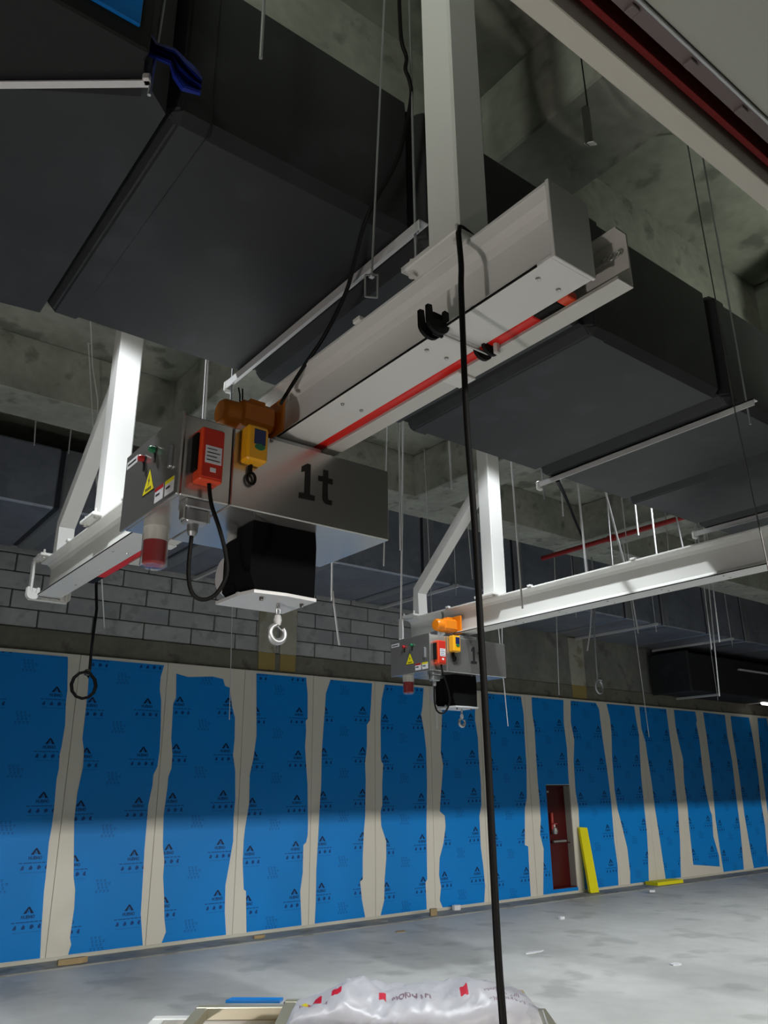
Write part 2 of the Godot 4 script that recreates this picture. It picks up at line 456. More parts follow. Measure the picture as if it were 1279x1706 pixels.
const FILMS := [
	[2.59, 2.985, 2.6, 2.92, 2.63, 2.62, 2.63, 2.49, 2.65, 2.27, 2.64, 2.04, 2.63, 1.96, 2.64, 1.82, 2.63, 1.71, 2.64, 1.45, 2.64, 1.26, 2.63, 1.1, 2.64, 0.78, 2.64, 0.65, 2.66, 0.3, 2.68, 0.05, 1.2, 0.06, 1.2, 2.98],
	[3.7, 2.985, 3.67, 2.85, 3.67, 2.71, 3.7, 2.57, 3.72, 2.27, 3.73, 2.02, 3.72, 1.85, 3.68, 1.76, 3.68, 1.65, 3.65, 1.44, 3.65, 1.12, 3.65, 0.98, 3.66, 0.67, 3.67, 0.35, 3.72, 0.05, 2.95, 0.05, 2.97, 0.14, 2.95, 0.2, 2.96, 0.47, 2.95, 0.64, 2.92, 0.76, 2.86, 1.31, 2.86, 1.57, 2.89, 1.84, 2.88, 2.01, 2.85, 2.13, 2.85, 2.63, 2.83, 2.985],
	[4.01, 2.87, 4.33, 2.9, 4.47, 2.88, 4.5, 2.8, 4.57, 2.78, 4.61, 2.57, 4.66, 2.42, 4.67, 2.18, 4.66, 1.99, 4.7, 1.81, 4.72, 1.48, 4.71, 1.28, 4.72, 1.03, 4.68, 0.75, 4.65, 0.56, 4.66, 0.29, 4.69, 0.05, 3.93, 0.05, 3.97, 0.15, 3.94, 0.29, 3.92, 0.49, 3.89, 0.7, 3.89, 0.86, 3.86, 1.01, 3.84, 1.33, 3.86, 1.63, 3.86, 1.74, 3.89, 1.83, 3.89, 1.98, 3.86, 2.16, 3.85, 2.55, 3.88, 2.62, 3.86, 2.9],
	[5.67, 2.985, 5.7, 2.78, 5.71, 2.46, 5.68, 2.43, 5.69, 2.3, 5.68, 2.12, 5.7, 1.91, 5.73, 1.65, 5.75, 1.2, 5.75, 1.06, 5.73, 0.97, 5.69, 0.94, 5.69, 0.79, 5.69, 0.63, 5.66, 0.42, 5.69, 0.05, 4.95, 0.05, 4.92, 0.48, 4.89, 0.5, 4.86, 0.79, 4.86, 1.03, 4.87, 1.16, 4.91, 1.44, 4.9, 1.76, 4.94, 1.95, 4.97, 2.22, 4.93, 2.985],
	[6.76, 2.985, 6.74, 2.68, 6.72, 2.48, 6.67, 2.42, 6.67, 2.14, 6.64, 1.92, 6.65, 1.7, 6.64, 1.25, 6.62, 1.07, 6.6, 0.74, 6.6, 0.49, 6.56, 0.47, 6.59, 0.25, 6.64, 0.05, 5.88, 0.05, 5.89, 0.3, 5.89, 0.66, 5.91, 1.05, 5.92, 1.32, 5.94, 1.65, 5.94, 2.02, 5.96, 2.36, 5.98, 2.61, 5.99, 2.8, 6.06, 2.985],
	[7.71, 2.985, 7.68, 2.72, 7.65, 2.6, 7.7, 2.37, 7.73, 2.11, 7.73, 1.65, 7.7, 1.09, 7.69, 0.42, 7.66, 0.38, 7.67, 0.05, 6.89, 0.05, 6.9, 0.08, 6.95, 0.22, 6.96, 0.47, 6.99, 0.72, 6.99, 0.93, 6.91, 1.12, 6.9, 1.3, 6.93, 1.38, 6.93, 1.65, 6.95, 1.91, 6.92, 1.94, 6.91, 2.01, 6.91, 2.48, 6.93, 2.77, 6.99, 2.985],
	[8.75, 2.985, 8.73, 2.56, 8.77, 2.31, 8.77, 2.06, 8.79, 1.64, 8.78, 1.35, 8.73, 1.2, 8.73, 0.77, 8.76, 0.54, 8.78, 0.26, 8.75, 0.05, 7.96, 0.05, 7.91, 0.14, 7.94, 0.3, 7.91, 0.46, 7.93, 0.67, 8.01, 0.86, 8.06, 1.08, 8.05, 1.22, 7.96, 1.28, 7.98, 1.45, 8.01, 1.64, 8.05, 1.91, 8.01, 2.08, 8.05, 2.53, 8.09, 2.985],
	[9.78, 2.985, 9.82, 2.71, 9.81, 2.34, 9.81, 1.92, 9.77, 1.44, 9.71, 1.28, 9.66, 0.76, 9.73, 0.74, 9.72, 0.31, 9.72, 0.05, 9, 0.05, 8.98, 0.33, 8.97, 0.76, 8.94, 1.34, 8.95, 1.94, 8.97, 2.57, 8.98, 2.985],
	[10.83, 2.985, 10.79, 2.62, 10.82, 2.2, 10.8, 1.79, 10.8, 1.63, 10.23, 1.63, 10.23, 0.1, 10.82, 0.1, 10.82, 0.05, 10, 0.05, 10.08, 0.69, 10.02, 0.9, 10.06, 1.11, 10.06, 1.4, 10.05, 1.66, 10.05, 2.05, 10.06, 2.49, 10.03, 2.72, 10.04, 2.985],
	[11.7, 2.985, 11.77, 2.88, 11.79, 2.4, 11.83, 1.94, 11.86, 1.41, 11.85, 1, 11.84, 0.73, 11.87, 0.36, 11.84, 0.05, 10.98, 0.05, 10.99, 0.44, 10.97, 0.93, 10.99, 1.25, 10.95, 1.52, 10.97, 2, 11.03, 2.34, 10.98, 2.62, 11.02, 2.985],
	[12.81, 2.985, 12.83, 2.7, 12.86, 2.47, 12.82, 2.09, 12.79, 1.76, 12.78, 1.22, 12.78, 0.86, 12.75, 0.52, 12.68, 0.05, 12.16, 0.05, 12.19, 0.21, 12.18, 0.61, 12.11, 0.89, 12.02, 1.23, 11.99, 1.51, 12.01, 2.08, 12.06, 2.48, 12.06, 2.74, 12, 2.985],
	[13.82, 2.985, 13.83, 2.54, 13.84, 2.11, 13.82, 1.57, 13.81, 1.2, 13.75, 0.65, 13.64, 0.05, 13.18, 0.05, 13.15, 0.5, 13.13, 0.85, 13.1, 1.21, 13.09, 1.65, 13.05, 2.1, 13.04, 2.36, 12.96, 2.59, 12.97, 2.985],
	[14.81, 2.985, 14.83, 2.82, 14.79, 2.76, 14.83, 2.45, 14.8, 1.88, 14.81, 1.49, 14.87, 1.14, 14.91, 1.06, 14.86, 0.68, 14.96, 0.33, 14.94, 0.15, 14.08, 0.23, 14.1, 0.82, 14.13, 1.23, 14.12, 1.65, 14.18, 2.07, 14.11, 2.39, 14.07, 2.67, 14.08, 2.985],
	[15.9, 2.97, 15.88, 2.56, 15.92, 2.06, 15.88, 1.4, 15.86, 0.83, 15.82, 0.44, 15.77, 0.05, 15.05, 0.05, 15.03, 0.48, 15.02, 0.98, 15.07, 1.56, 15.1, 1.97, 15.11, 2.5, 15.1, 2.985],
	[16.85, 2.96, 16.88, 2.64, 16.88, 2.2, 16.86, 1.72, 16.81, 1.3, 16.82, 0.8, 16.75, 0.32, 16.73, 0.05, 16.15, 0.05, 16.12, 0.43, 16.09, 1.03, 16.11, 1.64, 16.12, 2.23, 16.1, 2.61, 16.12, 2.96],
	[17.6, 2.98, 17.6, 0.06, 16.9, 0.05, 17.01, 0.71, 17.02, 1.13, 17.06, 1.81, 17.13, 2.42, 17.21, 2.97]]

# ------------------------------------------------------------------ lamps
func facing(d: Vector3) -> Basis:
	return Basis.looking_at(d.normalized(), Vector3.UP if absf(d.normalized().y) < 0.95 else Vector3.RIGHT)
func corridor_lamp(at: Vector3, e: float):
	var t := thing("panel_lamp", "white panel lamp hanging in the corridor beyond the shutter", "lamp", at, "panel lamps in the corridor")
	var b := facing(Vector3(0, -0.19, -1))
	part(t, "housing", bb(Vector3(1.26, 0.26, 0.05), 0.01), MT.white, at + b.z * 0.05, b)
	part(t, "lamp_diffuser", bb(Vector3(1.2, 0.2, 0.02), 0.004), MT.lamp_glow, at + b.z * 0.016, b)
	for s in [-0.5, 0.5]:
		rod(t, "suspension_rod", MT.galv, at + b.z * 0.05 + Vector3(s, 0.1, 0), Vector3(at.x + s, SLAB, at.z + 0.08), 0.004, 6)
	var l := AreaLight3D.new()
	l.name = "lamp_light"
	l.area_size = Vector2(1.2, 0.2)
	l.light_energy = e
	l.light_color = Color(1.0, 0.985, 0.96)
	l.shadow_enabled = true
	l.area_range = 40.0
	t.add_child(l)
	l.transform = Transform3D(b, Vector3.ZERO)
func down_lamp(at: Vector3, e: float):
	var t := thing("down_light", "round downlight fixed under the slab behind the black duct", "lamp", at, "downlights under the slab")
	part(t, "housing", lathe([Vector2(0.075, -0.01), Vector2(0.09, -0.012), Vector2(0.092, 0.125), Vector2(0, 0.13)], 20), MT.white, at)
	part(t, "lamp_glass", lathe([Vector2(0, 0.016), Vector2(0.07, 0.018), Vector2(0.07, 0.03), Vector2(0, 0.03)], 20), MT.lamp_glow, at)
	var l := SpotLight3D.new()
	l.name = "lamp_light"
	l.spot_angle = 54.0
	l.spot_angle_attenuation = 0.7
	l.spot_range = 30.0
	l.spot_attenuation = 2.0
	l.light_size = 0.06
	l.light_energy = e
	l.light_color = Color(0.97, 0.99, 1.0)
	l.shadow_enabled = true
	t.add_child(l)
	l.transform = Transform3D(facing(Vector3.DOWN), Vector3(0, -0.02, 0))
func added_up_lamp(at: Vector3, e: float):  # unseen lamp, added only to brighten the concrete overhead
	var t := thing("added_up_light", "unseen uplight added on the lintel to brighten the ceiling", "lamp", at, "added uplights on the lintel")
	var b := facing(Vector3(0.35, 1, -0.16))
	part(t, "housing", bb(Vector3(0.4, 0.1, 0.05), 0.01), MT.white, at + b.z * 0.045, b)
	part(t, "lamp_glass", bb(Vector3(0.36, 0.07, 0.01), 0.003), MT.lamp_glow, at + b.z * 0.012, b)
	bx(t, "bracket", MT.galv, at.x - 0.03, at.x + 0.03, at.y - 0.07, at.y - 0.02, -0.68, -0.6)
	var l := AreaLight3D.new()
	l.name = "lamp_light"
	l.area_size = Vector2(0.36, 0.07)
	l.light_energy = e
	l.light_color = Color(0.97, 1.0, 0.94)
	l.shadow_enabled = true
	l.area_range = 30.0
	t.add_child(l)
	l.transform = Transform3D(b, Vector3.ZERO)
func flood_lamp(at: Vector3, to: Vector3, e: float):
	var t := thing("flood_light", "small floodlight hung under the slab, aimed at a white post", "lamp", at, "floodlights aimed at the posts")
	var b := facing(to - at)
	part(t, "housing", bb(Vector3(0.22, 0.16, 0.05), 0.01), MT.ink, at + b.z * 0.07, b)
	part(t, "lamp_glass", bb(Vector3(0.18, 0.12, 0.01), 0.003), MT.lamp_glow, at + b.z * 0.035, b)
	rod(t, "hanging_rod", MT.galv, at + b.z * 0.07 + Vector3(0, 0.06, -0.06), Vector3(at.x, SLAB, at.z - 0.02), 0.005, 6)
	var l := SpotLight3D.new()
	l.name = "lamp_light"
	l.spot_angle = 27.0
	l.spot_angle_attenuation = 0.6
	l.spot_range = 30.0
	l.spot_attenuation = 2.0
	l.light_size = 0.06
	l.light_energy = e
	l.light_color = Color(0.96, 0.98, 1.0)
	l.shadow_enabled = true
	t.add_child(l)
	l.transform = Transform3D(b, Vector3.ZERO)
func work_lamp(at: Vector3, to: Vector3, e: float):
	var t := thing("work_light", "yellow work light on a black tripod left of the hoists", "lamp", Vector3(at.x, 0, at.z))
	var b := facing(to - at)
	part(t, "housing", bb(Vector3(0.28, 0.22, 0.06), 0.012), MT.yellow, at + b.z * 0.06, b)
	part(t, "lamp_glass", bb(Vector3(0.22, 0.16, 0.012), 0.003), MT.lamp_glow, at + b.z * 0.02, b)
	rod(t, "pole", MT.rubber, Vector3(at.x, 0.3, at.z) + b.z * 0.12, at + b.z * 0.1, 0.014, 10)
	for k in 3:
		var d := Vector3(cos(TAU * k / 3), 0, sin(TAU * k / 3))
		rod(t, "leg", MT.rubber, Vector3(at.x, 0.5, at.z) + b.z * 0.12, Vector3(at.x, 0.01, at.z) + b.z * 0.12 + d * 0.4, 0.01, 8)
	var l := SpotLight3D.new()
	l.name = "lamp_light"
	l.spot_angle = 52.0
	l.spot_angle_attenuation = 0.6
	l.spot_range = 30.0
	l.spot_attenuation = 2.0
	l.light_size = 0.09
	l.light_energy = e
	l.light_color = Color(1.0, 0.95, 0.93)
	l.shadow_enabled = true
	t.add_child(l)
	l.transform = Transform3D(b, Vector3.ZERO)

# ------------------------------------------------------------------ the setting
func struct(called: String, label: String) -> Node3D:
	var o := Node3D.new()
	o.name = called
	add_child(o)
	tag(o, label, "", "", "structure")
	return o
func room():
	var f := struct("floor", "smooth grey concrete floor with faint streaks")
	bx(f, "slab", MT.floor, -7, 22, -0.2, 0, -9.5, -0.3, 0)
	bx(f, "darkened_corridor_slab", MT.corridor_floor_darkened, -7, 22, -0.2, 0, -0.3, 12, 0)  # out of view, kept dark to hold down bounce onto the hoists
	bx(f, "edge_strip", MT.kerb, -7, 22, -0.05, 0.014, -9.0, -8.62, 0.004)
	var c := struct("ceiling", "bare grey concrete slab with deep beams")
	bx(c, "slab", MT.ceiling, -7, 22, SLAB, SLAB + 0.2, -9.5, 12, 0)
	var tn := 1
	for k in 9:
		var x := 2.43 + 2.82 * (k - 2)
		var tb := struct("trim_%d" % tn, "deep bare concrete beam under the slab running towards the wall")
		tn += 1
		bx(tb, "beam", MT.beam, x, x + 0.51, 4.6, SLAB - 0.001, -6.7, 12, 0.012)
	for z in [-2.25, -6.2, 2.6, 7.4]:
		var tb := struct("trim_%d" % tn, "bare concrete cross beam under the slab")
		tn += 1
		for k in 8:
			var x := 2.43 + 2.82 * (k - 2) + 0.505
			bx(tb, "beam", MT.beam, x, x + 2.32, 4.61, SLAB - 0.001, z - 0.5, z, 0.006)
	for w in [["wall_left", -7.2, -7, -9.5, 12], ["wall_right", 22, 22.2, -9.5, 12], ["wall_back", -7.2, 22.2, 12, 12.2]]:
		var s := struct(w[0], "plain grey concrete wall")
		bx(s, "wall_face", MT.wallcore, w[1], w[2], 0, SLAB, w[3], w[4], 0)
func far_wall():
	var w := struct("wall_far", "block wall above cream cladding panels whose blue film is peeled along the joints")
	bx(w, "core", MT.wallcore, -7, 22, 3.26, SLAB, -9.5, -9.2, 0)
	bx(w, "backing", MT.mortar, -7, 22, 0, 3.26, -9.5, -9.3, 0)
	bx(w, "concrete_band", MT.band, -7, 22, 3.02, 3.27, -9.3, -9.05, 0.008)
	bx(w, "mortar_bed", MT.mortar, -7, 8.4, 3.27, 4.4, -9.2, -9.09, 0)
	bx(w, "plain_wall", MT.wallcore, 8.4, 22, 3.27, 4.4, -9.2, -9.06, 0.004)
	var rng := RandomNumberGenerator.new()
	rng.seed = 5
	for row in 5:
		var y := 3.28 + row * 0.2
		var x := 1.05 + (0.3 if row % 2 else 0.0)
		while x < 8.3:
			var wd := minf(0.585, 8.4 - x)
			bx(w, "block", MT["block%d" % rng.randi_range(0, 2)], x, x + wd, y, y + 0.185, -9.2, -9.07 + rng.randf_range(0, 0.006), 0.006)
			x += 0.6
	# slim concrete posts let into the wall
	for p in [[430, 460, 1000], [466, 494, 1000], [948, 972, 1060]]:
		var a := pz(p[0], 1090, -9.04)
		var b := pz(p[1], 1090, -9.04)
		bx(w, "post", MT.post, a.x, b.x, 3.27, 4.1, -9.2, -9.04, 0.006)
		bx(w, "painted_base", MT.ochre, a.x + 0.01, b.x - 0.01, 3.05, 3.27, -9.2, -9.042, 0.004)
	# cladding panels, each with its sheet of printed blue film
	var j := 2.73 - 2 * 1.02
	for k in 17:
		var x0 := j + k * 1.02 + 0.002
		var x1 := x0 + 1.016
		var o: MeshInstance3D
		if x0 < 10.3 and x1 > 10.7:
			var c := Vector3((x0 + x1) / 2, 1.5, -9.025)
			var l := [box_at(x0, 10.23, 0, 3.02, -9.05, -9), box_at(10.81, x1, 0, 3.02, -9.05, -9), box_at(10.23, 10.81, 1.62, 3.02, -9.05, -9), box_at(10.23, 10.81, 0, 0.1, -9.05, -9)]
			for e in l: e[1].origin -= c
			o = part(w, "panel", join(l), MT.panel, c)
		else:
			o = bx(w, "panel", MT.panel, x0, x1, 0, 3.02, -9.05, -9, 0.003)
		if k >= 1:
			var q := pv(FILMS[k - 1])
			var uvt := Transform2D(Vector2(1.0 / 1.02, 0), Vector2(0, -1.0 / 0.535), Vector2(-x0 / 1.02, 0.12 * (k % 2)))
			part(o, "blue_film", prism(q, 0.003, uvt), MT.film, Vector3(0, 0, WALL_Z + 0.0005))
	bx(w, "base_strip", MT.offwhite, -7, 17.6, 0.014, 0.045, -9.0, -8.985, 0.002)
func shutter():
	var l := struct("wall_lintel", "unseen lintel over the shutter opening, darkened to dim reflections")
	bx(l, "lintel", MT.lintel_darkened, -7, 22, 2.95, SLAB, -0.6, -0.3, 0)  # its dark colour is there to dim reflections in the hoist
	var t := thing("shutter_housing", "pale fire shutter housing with a dark slot and red curtain overhead", "shutter", Vector3(0, 2.8, -0.3))
	bx(t, "edge_strip", MT.offwhite, -7, 22, 2.8, 2.95, -0.608, -0.567, 0.002)
	bx(t, "red_curtain", MT.curtain, -7, 22, 2.83, 2.95, -0.553, -0.541, 0.001)
	bx(t, "slot_lining", MT.ink, -7, 22, 2.9, 2.95, -0.541, -0.51, 0)
	bx(t, "plaster_edge", MT.bracket, -7, 22, 2.815, 2.95, -0.515, -0.487, 0.002)
	for k in 4:
		bx(t, "clip", MT.bracket, 0.74 + k * 0.17, 0.76 + k * 0.17, 2.808, 2.815, -0.512, -0.494, 0.001)
	for s in [[-7.0, 1.325], [1.36, 22.0]]:
		bx(t, "cover_panel", MT.grey_panel, s[0], s[1], 2.808, 2.95, -0.478, -0.3, 0.002)
		bx(t, "panel_trim", MT.galv, s[0], s[1] + 0.006, 2.802, 2.815, -0.4855, -0.4795, 0.001)
	bx(t, "panel_trim", MT.galv, 1.327, 1.333, 2.802, 2.815, -0.479, -0.3, 0.001)

# ------------------------------------------------------------------ ducts
func black_duct():
	var t := thing("air_duct", "wide black insulated air duct crossing over both white monorails", "duct", Vector3(0.57, 3.4, -2.34))
	var seams := [0.57, 1.5, 2.42, 3.47, 4.35, 5.2, 6.3, 7.4, 8.5, 9.6, 10.7, 11.8, 12.9, 14.0, 15.1, 16.2]
	for k in seams.size() - 1:
		var s := bx(t, "section", MT.black, seams[k] + 0.012, seams[k + 1] - 0.012, 3.4 + 0.006 * (k % 2), 4.02, -2.95, -1.725, 0.035)
		bx(s, "joint", MT.black_seam, seams[k] - 0.014, seams[k] + 0.014, 3.43, 3.99, -2.92, -1.755, 0)
		bx(s, "overlap_strip", MT.black, seams[k] + 0.03, seams[k] + 0.17, 3.394, 4.025, -2.956, -1.719, 0.03)
	var up := Basis(Vector3(1, 0, 0), Vector3(0, 0, -1), Vector3(0, 1, 0))
	part(t, "elbow", prism(pv([0.58, 2.95, 0.0, 3.03, -2.2, 3.3, -2.2, 1.58, 0.455, 1.58, 0.49, 1.65, 0.58, 1.725]), 0.64, up_uv()), MT.black, Vector3(0, 3.385, 0), up)
	part(t, "elbow_lip", prism(pv([0.5, 1.7, 0.19, 1.9, -0.6, 1.9, -0.6, 1.57, 0.46, 1.57]), 0.66, up_uv()), MT.black_seam, Vector3(0, 3.375, 0), up)
	bx(t, "end_frame", MT.black_seam, -2.2, 0.465, 3.37, 4.04, -1.59, -1.55, 0.006)
	bx(t, "blue_end_film", MT.bluefilm, -2.15, 0.432, 3.43, 4.0, -1.555, -1.542, 0.003)
	rag()
func up_uv() -> Transform2D:
	return Transform2D.IDENTITY
func rag():
	var a := pz(243, 78, -1.6)
	var st := SurfaceTool.new()
	st.begin(Mesh.PRIMITIVE_TRIANGLES)
	var rng := RandomNumberGenerator.new()
	rng.seed = 12
	var left := [[236, 60], [247, 92], [283, 108], [288, 128], [303, 150], [334, 158]]
	var right := [[248, 50], [262, 70], [292, 80], [310, 98], [326, 112], [337, 128]]
	var g := []
	for i in 6:
		var row := []
		for k in 7:
			var p := pz(lerpf(left[i][0], right[i][0], k / 6.0), lerpf(left[i][1], right[i][1], k / 6.0), -1.62 + (0.03 if k % 2 else -0.015) + rng.randf_range(-0.01, 0.01))
			row.append(p - a)
		g.append(row)
	for i in 5:
		for k in 6:
			for off in [0.0, 0.004]:
				var o := Vector3(0, 0, -off)
				var out := Vector3(0, 0, 1 if off == 0.0 else -1)
				face(st, [g[i][k] + o, g[i + 1][k] + o, g[i + 1][k + 1] + o], out)
				face(st, [g[i][k] + o, g[i + 1][k + 1] + o, g[i][k + 1] + o], out)
	tag(part(self, "plastic_strip", st.commit(), MT.bluerag, a), "crumpled dark blue plastic strip hanging off the black duct end", "plastic strip")
func silver_duct():
	var t := thing("air_duct", "silver grey insulated air duct along the block wall above the panels", "duct", Vector3(6, 4.1, -8.2))
	var xs := [-2.2, -0.3, 1.87, 3.4, 4.9, 6.4, 8.08, 9.4, 10.6, 11.6, 12.94, 14.19, 15.4, 16.9, 18.5]
	for k in xs.size() - 1:
		var top := 4.72 if xs[k] < 2.0 else 5.03
		var s := bx(t, "section", MT.silver, xs[k] + 0.02, xs[k + 1] - 0.02, 4.1, top, -8.95, -7.42, 0.02)
		bx(s, "joint", MT.silver_seam, xs[k] - 0.024, xs[k] + 0.024, 4.115, top - 0.02, -8.93, -7.435, 0)
		bx(s, "foil_tape", MT.tape, xs[k] + 0.03, xs[k] + 0.2, 4.097, top + 0.003, -8.953, -7.416, 0.012)
	for x in [4.0, 6.9, 9.3, 11.3, 13.6]:
		var h := thing("duct_hanger", "galvanised hanger strut under the silver duct with thin rods", "hanger", Vector3(x, 4.08, -8.1), "hangers under the silver duct")
		bx(h, "strut", MT.zinc, x - 0.02, x + 0.02, 4.055, 4.096, -9.0, -7.32, 0.003)
		rod(h, "rod", MT.zinc, Vector3(x, 3.95, -7.36), Vector3(x, SLAB, -7.36), 0.006)
	var b := thing("air_duct", "low black duct box hanging below the silver duct", "duct", Vector3(15, 3.2, -8.5))
	bx(b, "body", MT.black_seam, 13.45, 18.5, 3.24, 3.95, -9.0, -8.2, 0.02)
	bx(b, "flange", MT.black, 13.43, 13.5, 3.22, 3.97, -9.0, -8.18, 0.01)
	bx(b, "strut", MT.zinc, 14.2, 14.24, 3.18, 3.22, -9.0, -8.1, 0.003)
	for z in [-8.14]:
		rod(b, "rod", MT.zinc, Vector3(14.22, 3.1, z), Vector3(14.22, 4.1, z), 0.006)
	bx(b, "side_rail", MT.zinc, 15.2, 18.4, 3.74, 3.77, -8.2, -8.15, 0.003)
	var l := pz(1274, 1166, -8.6)
	var tl := thing("wall_lamp", "small white lamp at the far end of the panels", "lamp", l)
	part(tl, "lamp_cover", bb(Vector3(0.3, 0.22, 0.08), 0.03), MT.lamp_glow, l)
	bx(tl, "lamp_base", MT.white2, l.x - 0.1, l.x + 0.1, l.y - 0.06, l.y + 0.06, -9.0, -8.64)

# ------------------------------------------------------------------ monorails
func monorails():
	var m := monorail("white steel monorail beam on posts, its near end closed by a plate")
	m.set_meta("group", "white monorail beams")
	var c := m.duplicate()
	c.name = numbered("monorail")
	add_child(c)
	c.position += Vector3(3.41, 0, -0.06)
	for k in c.get_children():      # the second beam shows no conductor line
		if String(k.name).begins_with("conductor") or String(k.name).begins_with("cover_channel"):
			c.remove_child(k)
			k.free()
	c.set_meta("label", "white steel monorail beam crossing behind the black hanging cable, between duct rods")
func monorail(label: String) -> Node3D:
	var t := thing("monorail", label, "crane beam", Vector3(1.49, 2.9, -3.4))
	var x0 := 1.408
	var x1 := 1.572
	var z0 := -5.82
	var z1 := -1.09
	var c := Vector3(1.49, 3.02, (z0 + z1) / 2)
	var fl := [box_at(x0, x1, 2.9, 2.914, z0, z1, 0.002), box_at(x0, x1, 3.133, 3.147, z0, z1, 0.002), box_at(1.484, 1.496, 2.91, 3.136, z0, z1, 0.0)]
	for s in [-1, 1]:      # the fillets where web and flanges meet
		for v in [[2.914, 1], [3.133, -1]]:
			fl.append([prism(pv([0, 0, s * 0.035, 0, s * 0.012, v[1] * 0.012, 0, v[1] * 0.035]), z1 - z0), Transform3D(Basis.IDENTITY, Vector3(1.49 + s * 0.006, v[0], z0))])
	for e in fl: e[1].origin -= c
	part(t, "beam", join(fl), MT.white, c)
	bx(t, "end_plate", MT.white, x0 - 0.001, x1 + 0.003, 2.898, 3.15, z1, z1 + 0.012, 0.002)
	bx(t, "gap_shadow_strip", MT.rubber, x0 - 0.003, x0 + 0.001, 2.901, 2.907, z0 + 0.02, z1 - 0.05, 0)  # black strip stands in for the shadow in the flange gap
	for k in 10:
		for s in [1.447, 1.53]:
			var z := -1.172 - 0.462 * k
			part(t, "bolt", lathe([Vector2(0, -0.006), Vector2(0.006, -0.005), Vector2(0.008, 0)], 10), MT.steel, Vector3(s, 2.9, z))
	# the near post, the far post with its brace
	for q in [[1.42, 1.56, -1.585, -1.44, 0.26], [1.415, 1.568, -4.745, -4.605, 0.24]]:
		bx(t, "post", MT.white, q[0], q[1], 3.168, SLAB, q[2], q[3], 0.008)
		var zc: float = (q[2] + q[3]) / 2
		var bp := bx(t, "base_plate", MT.white, 1.352, 1.628, 3.147, 3.17, zc - q[4] / 2, zc + q[4] / 2, 0.004)
		for sx in [1.38, 1.6]:
			for sz in [-1, 1]:
				bolt(bp, Vector3(sx, 3.147, zc + sz * (q[4] / 2 - 0.025)))
		bx(t, "top_plate", MT.white, q[0] - 0.05, q[1] + 0.05, SLAB - 0.016, SLAB, q[2] - 0.05, q[3] + 0.05)
	var br := [Vector3(1.52, 3.16, -5.715), Vector3(1.52, 3.42, -5.715), Vector3(1.52, 4.3, -4.72)]
	part(t, "brace", brace_mesh([br[0] - br[0], br[1] - br[0], br[2] - br[0]], 0.055, 0.045), MT.white, br[0])
	var bp2 := bx(t, "base_plate", MT.white, 1.352, 1.628, 3.147, 3.168, -5.82, -5.62, 0.004)
	for sx in [1.38, 1.6]:
		for sz in [-5.795, -5.645]:
			bolt(bp2, Vector3(sx, 3.147, sz))
	bx(t, "end_bracket", MT.white, 1.354, 1.372, 2.875, 3.148, -5.85, -5.79, 0.004)
	bx(t, "end_bar", MT.white, 1.354, 1.62, 2.868, 2.884, -5.84, -5.81, 0.004)
	# small clips along the top flange
	for z in [-1.95, -3.2, -4.2, -5.2]:
		bx(t, "flange_clip", MT.white, 1.398, 1.43, 3.146, 3.164, z - 0.02, z + 0.02, 0.003)
	# stops that grip the lower flange, joined by a rod underneath
	for z in [-1.52, -5.8]:
		var st: Material = MT.rubber if z > -2 else MT.white
		var s := bx(t, "end_stop", st, 1.372, 1.412, 2.872, 2.95, z - 0.006, z + 0.006, 0.003)
		for k in 2:
			part(s, "cheek", half_disc(0.042, 0.012), st, Vector3(1.376, 2.9, z - 0.024 + k * 0.036))
			part(s, "cheek", half_disc(0.036, 0.012), st, Vector3(1.597, 2.9, z - 0.024 + k * 0.036))
		bx(s, "pad", MT.white2, 1.592, 1.612, 2.868, 2.93, z + 0.03, z + 0.046, 0.004)
		rod(s, "tie_rod", MT.steel, Vector3(1.37, 2.886, z), Vector3(1.6, 2.886, z), 0.005)
	# conductor bar and its white cover channel at the right side
	bx(t, "conductor_bar", MT.red, 1.578, 1.626, 2.903, 2.932, -5.05, -1.31, 0.003)
	bx(t, "conductor_end", MT.rubber, 1.58, 1.624, 2.904, 2.93, -5.25, -5.05, 0.003)
	bx(t, "conductor_end", MT.rubber, 1.58, 1.624, 2.904, 2.93, -1.31, -1.22, 0.003)
	bx(t, "conductor_plug", MT.redorange, 1.58, 1.624, 2.904, 2.93, -1.22, -1.18, 0.003)
	var ch := [box_at(1.675, 1.681, 2.9, 3.07, -4.6, -1.035), box_at(1.613, 1.681, 2.892, 2.898, -4.6, -1.035), box_at(1.63, 1.681, 3.066, 3.072, -4.6, -1.035), box_at(1.613, 1.618, 2.896, 2.902, -4.6, -1.035)]
	var cc := Vector3(1.65, 2.98, -2.8)
	for e in ch: e[1].origin -= cc
	var chn := part(t, "cover_channel", join(ch), MT.white2, cc)
	for z in [-1.7, -2.9, -4.1]:
		bx(chn, "hanger_arm", MT.white2, 1.57, 1.681, 3.072, 3.082, z - 0.03, z + 0.03)
		bx(chn, "joint_cover", MT.white, 1.605, 1.686, 2.884, 2.893, z - 0.04, z + 0.04)
	for k in 8:
		part(chn, "coil", tube_mesh(ring_pts(0.012, 10), 0.0025, 5), MT.steel, Vector3(1.662, 3.01, -1.06 - k * 0.02))
	return t
func ring_pts(r: float, n: int) -> Array:
	var o := []
	for i in n + 1: o.append(Vector3(cos(TAU * i / n) * r * 0.4, cos(TAU * i / n) * r, sin(TAU * i / n) * r))
	return o
func bolt(parent: Node, at: Vector3):
	part(parent, "bolt", lathe([Vector2(0, -0.016), Vector2(0.012, -0.015), Vector2(0.012, -0.002), Vector2(0.017, -0.001), Vector2(0.017, 0.001), Vector2(0.01, 0.022), Vector2(0.007, 0.05), Vector2(0, 0.05)], 12), MT.white2, at)
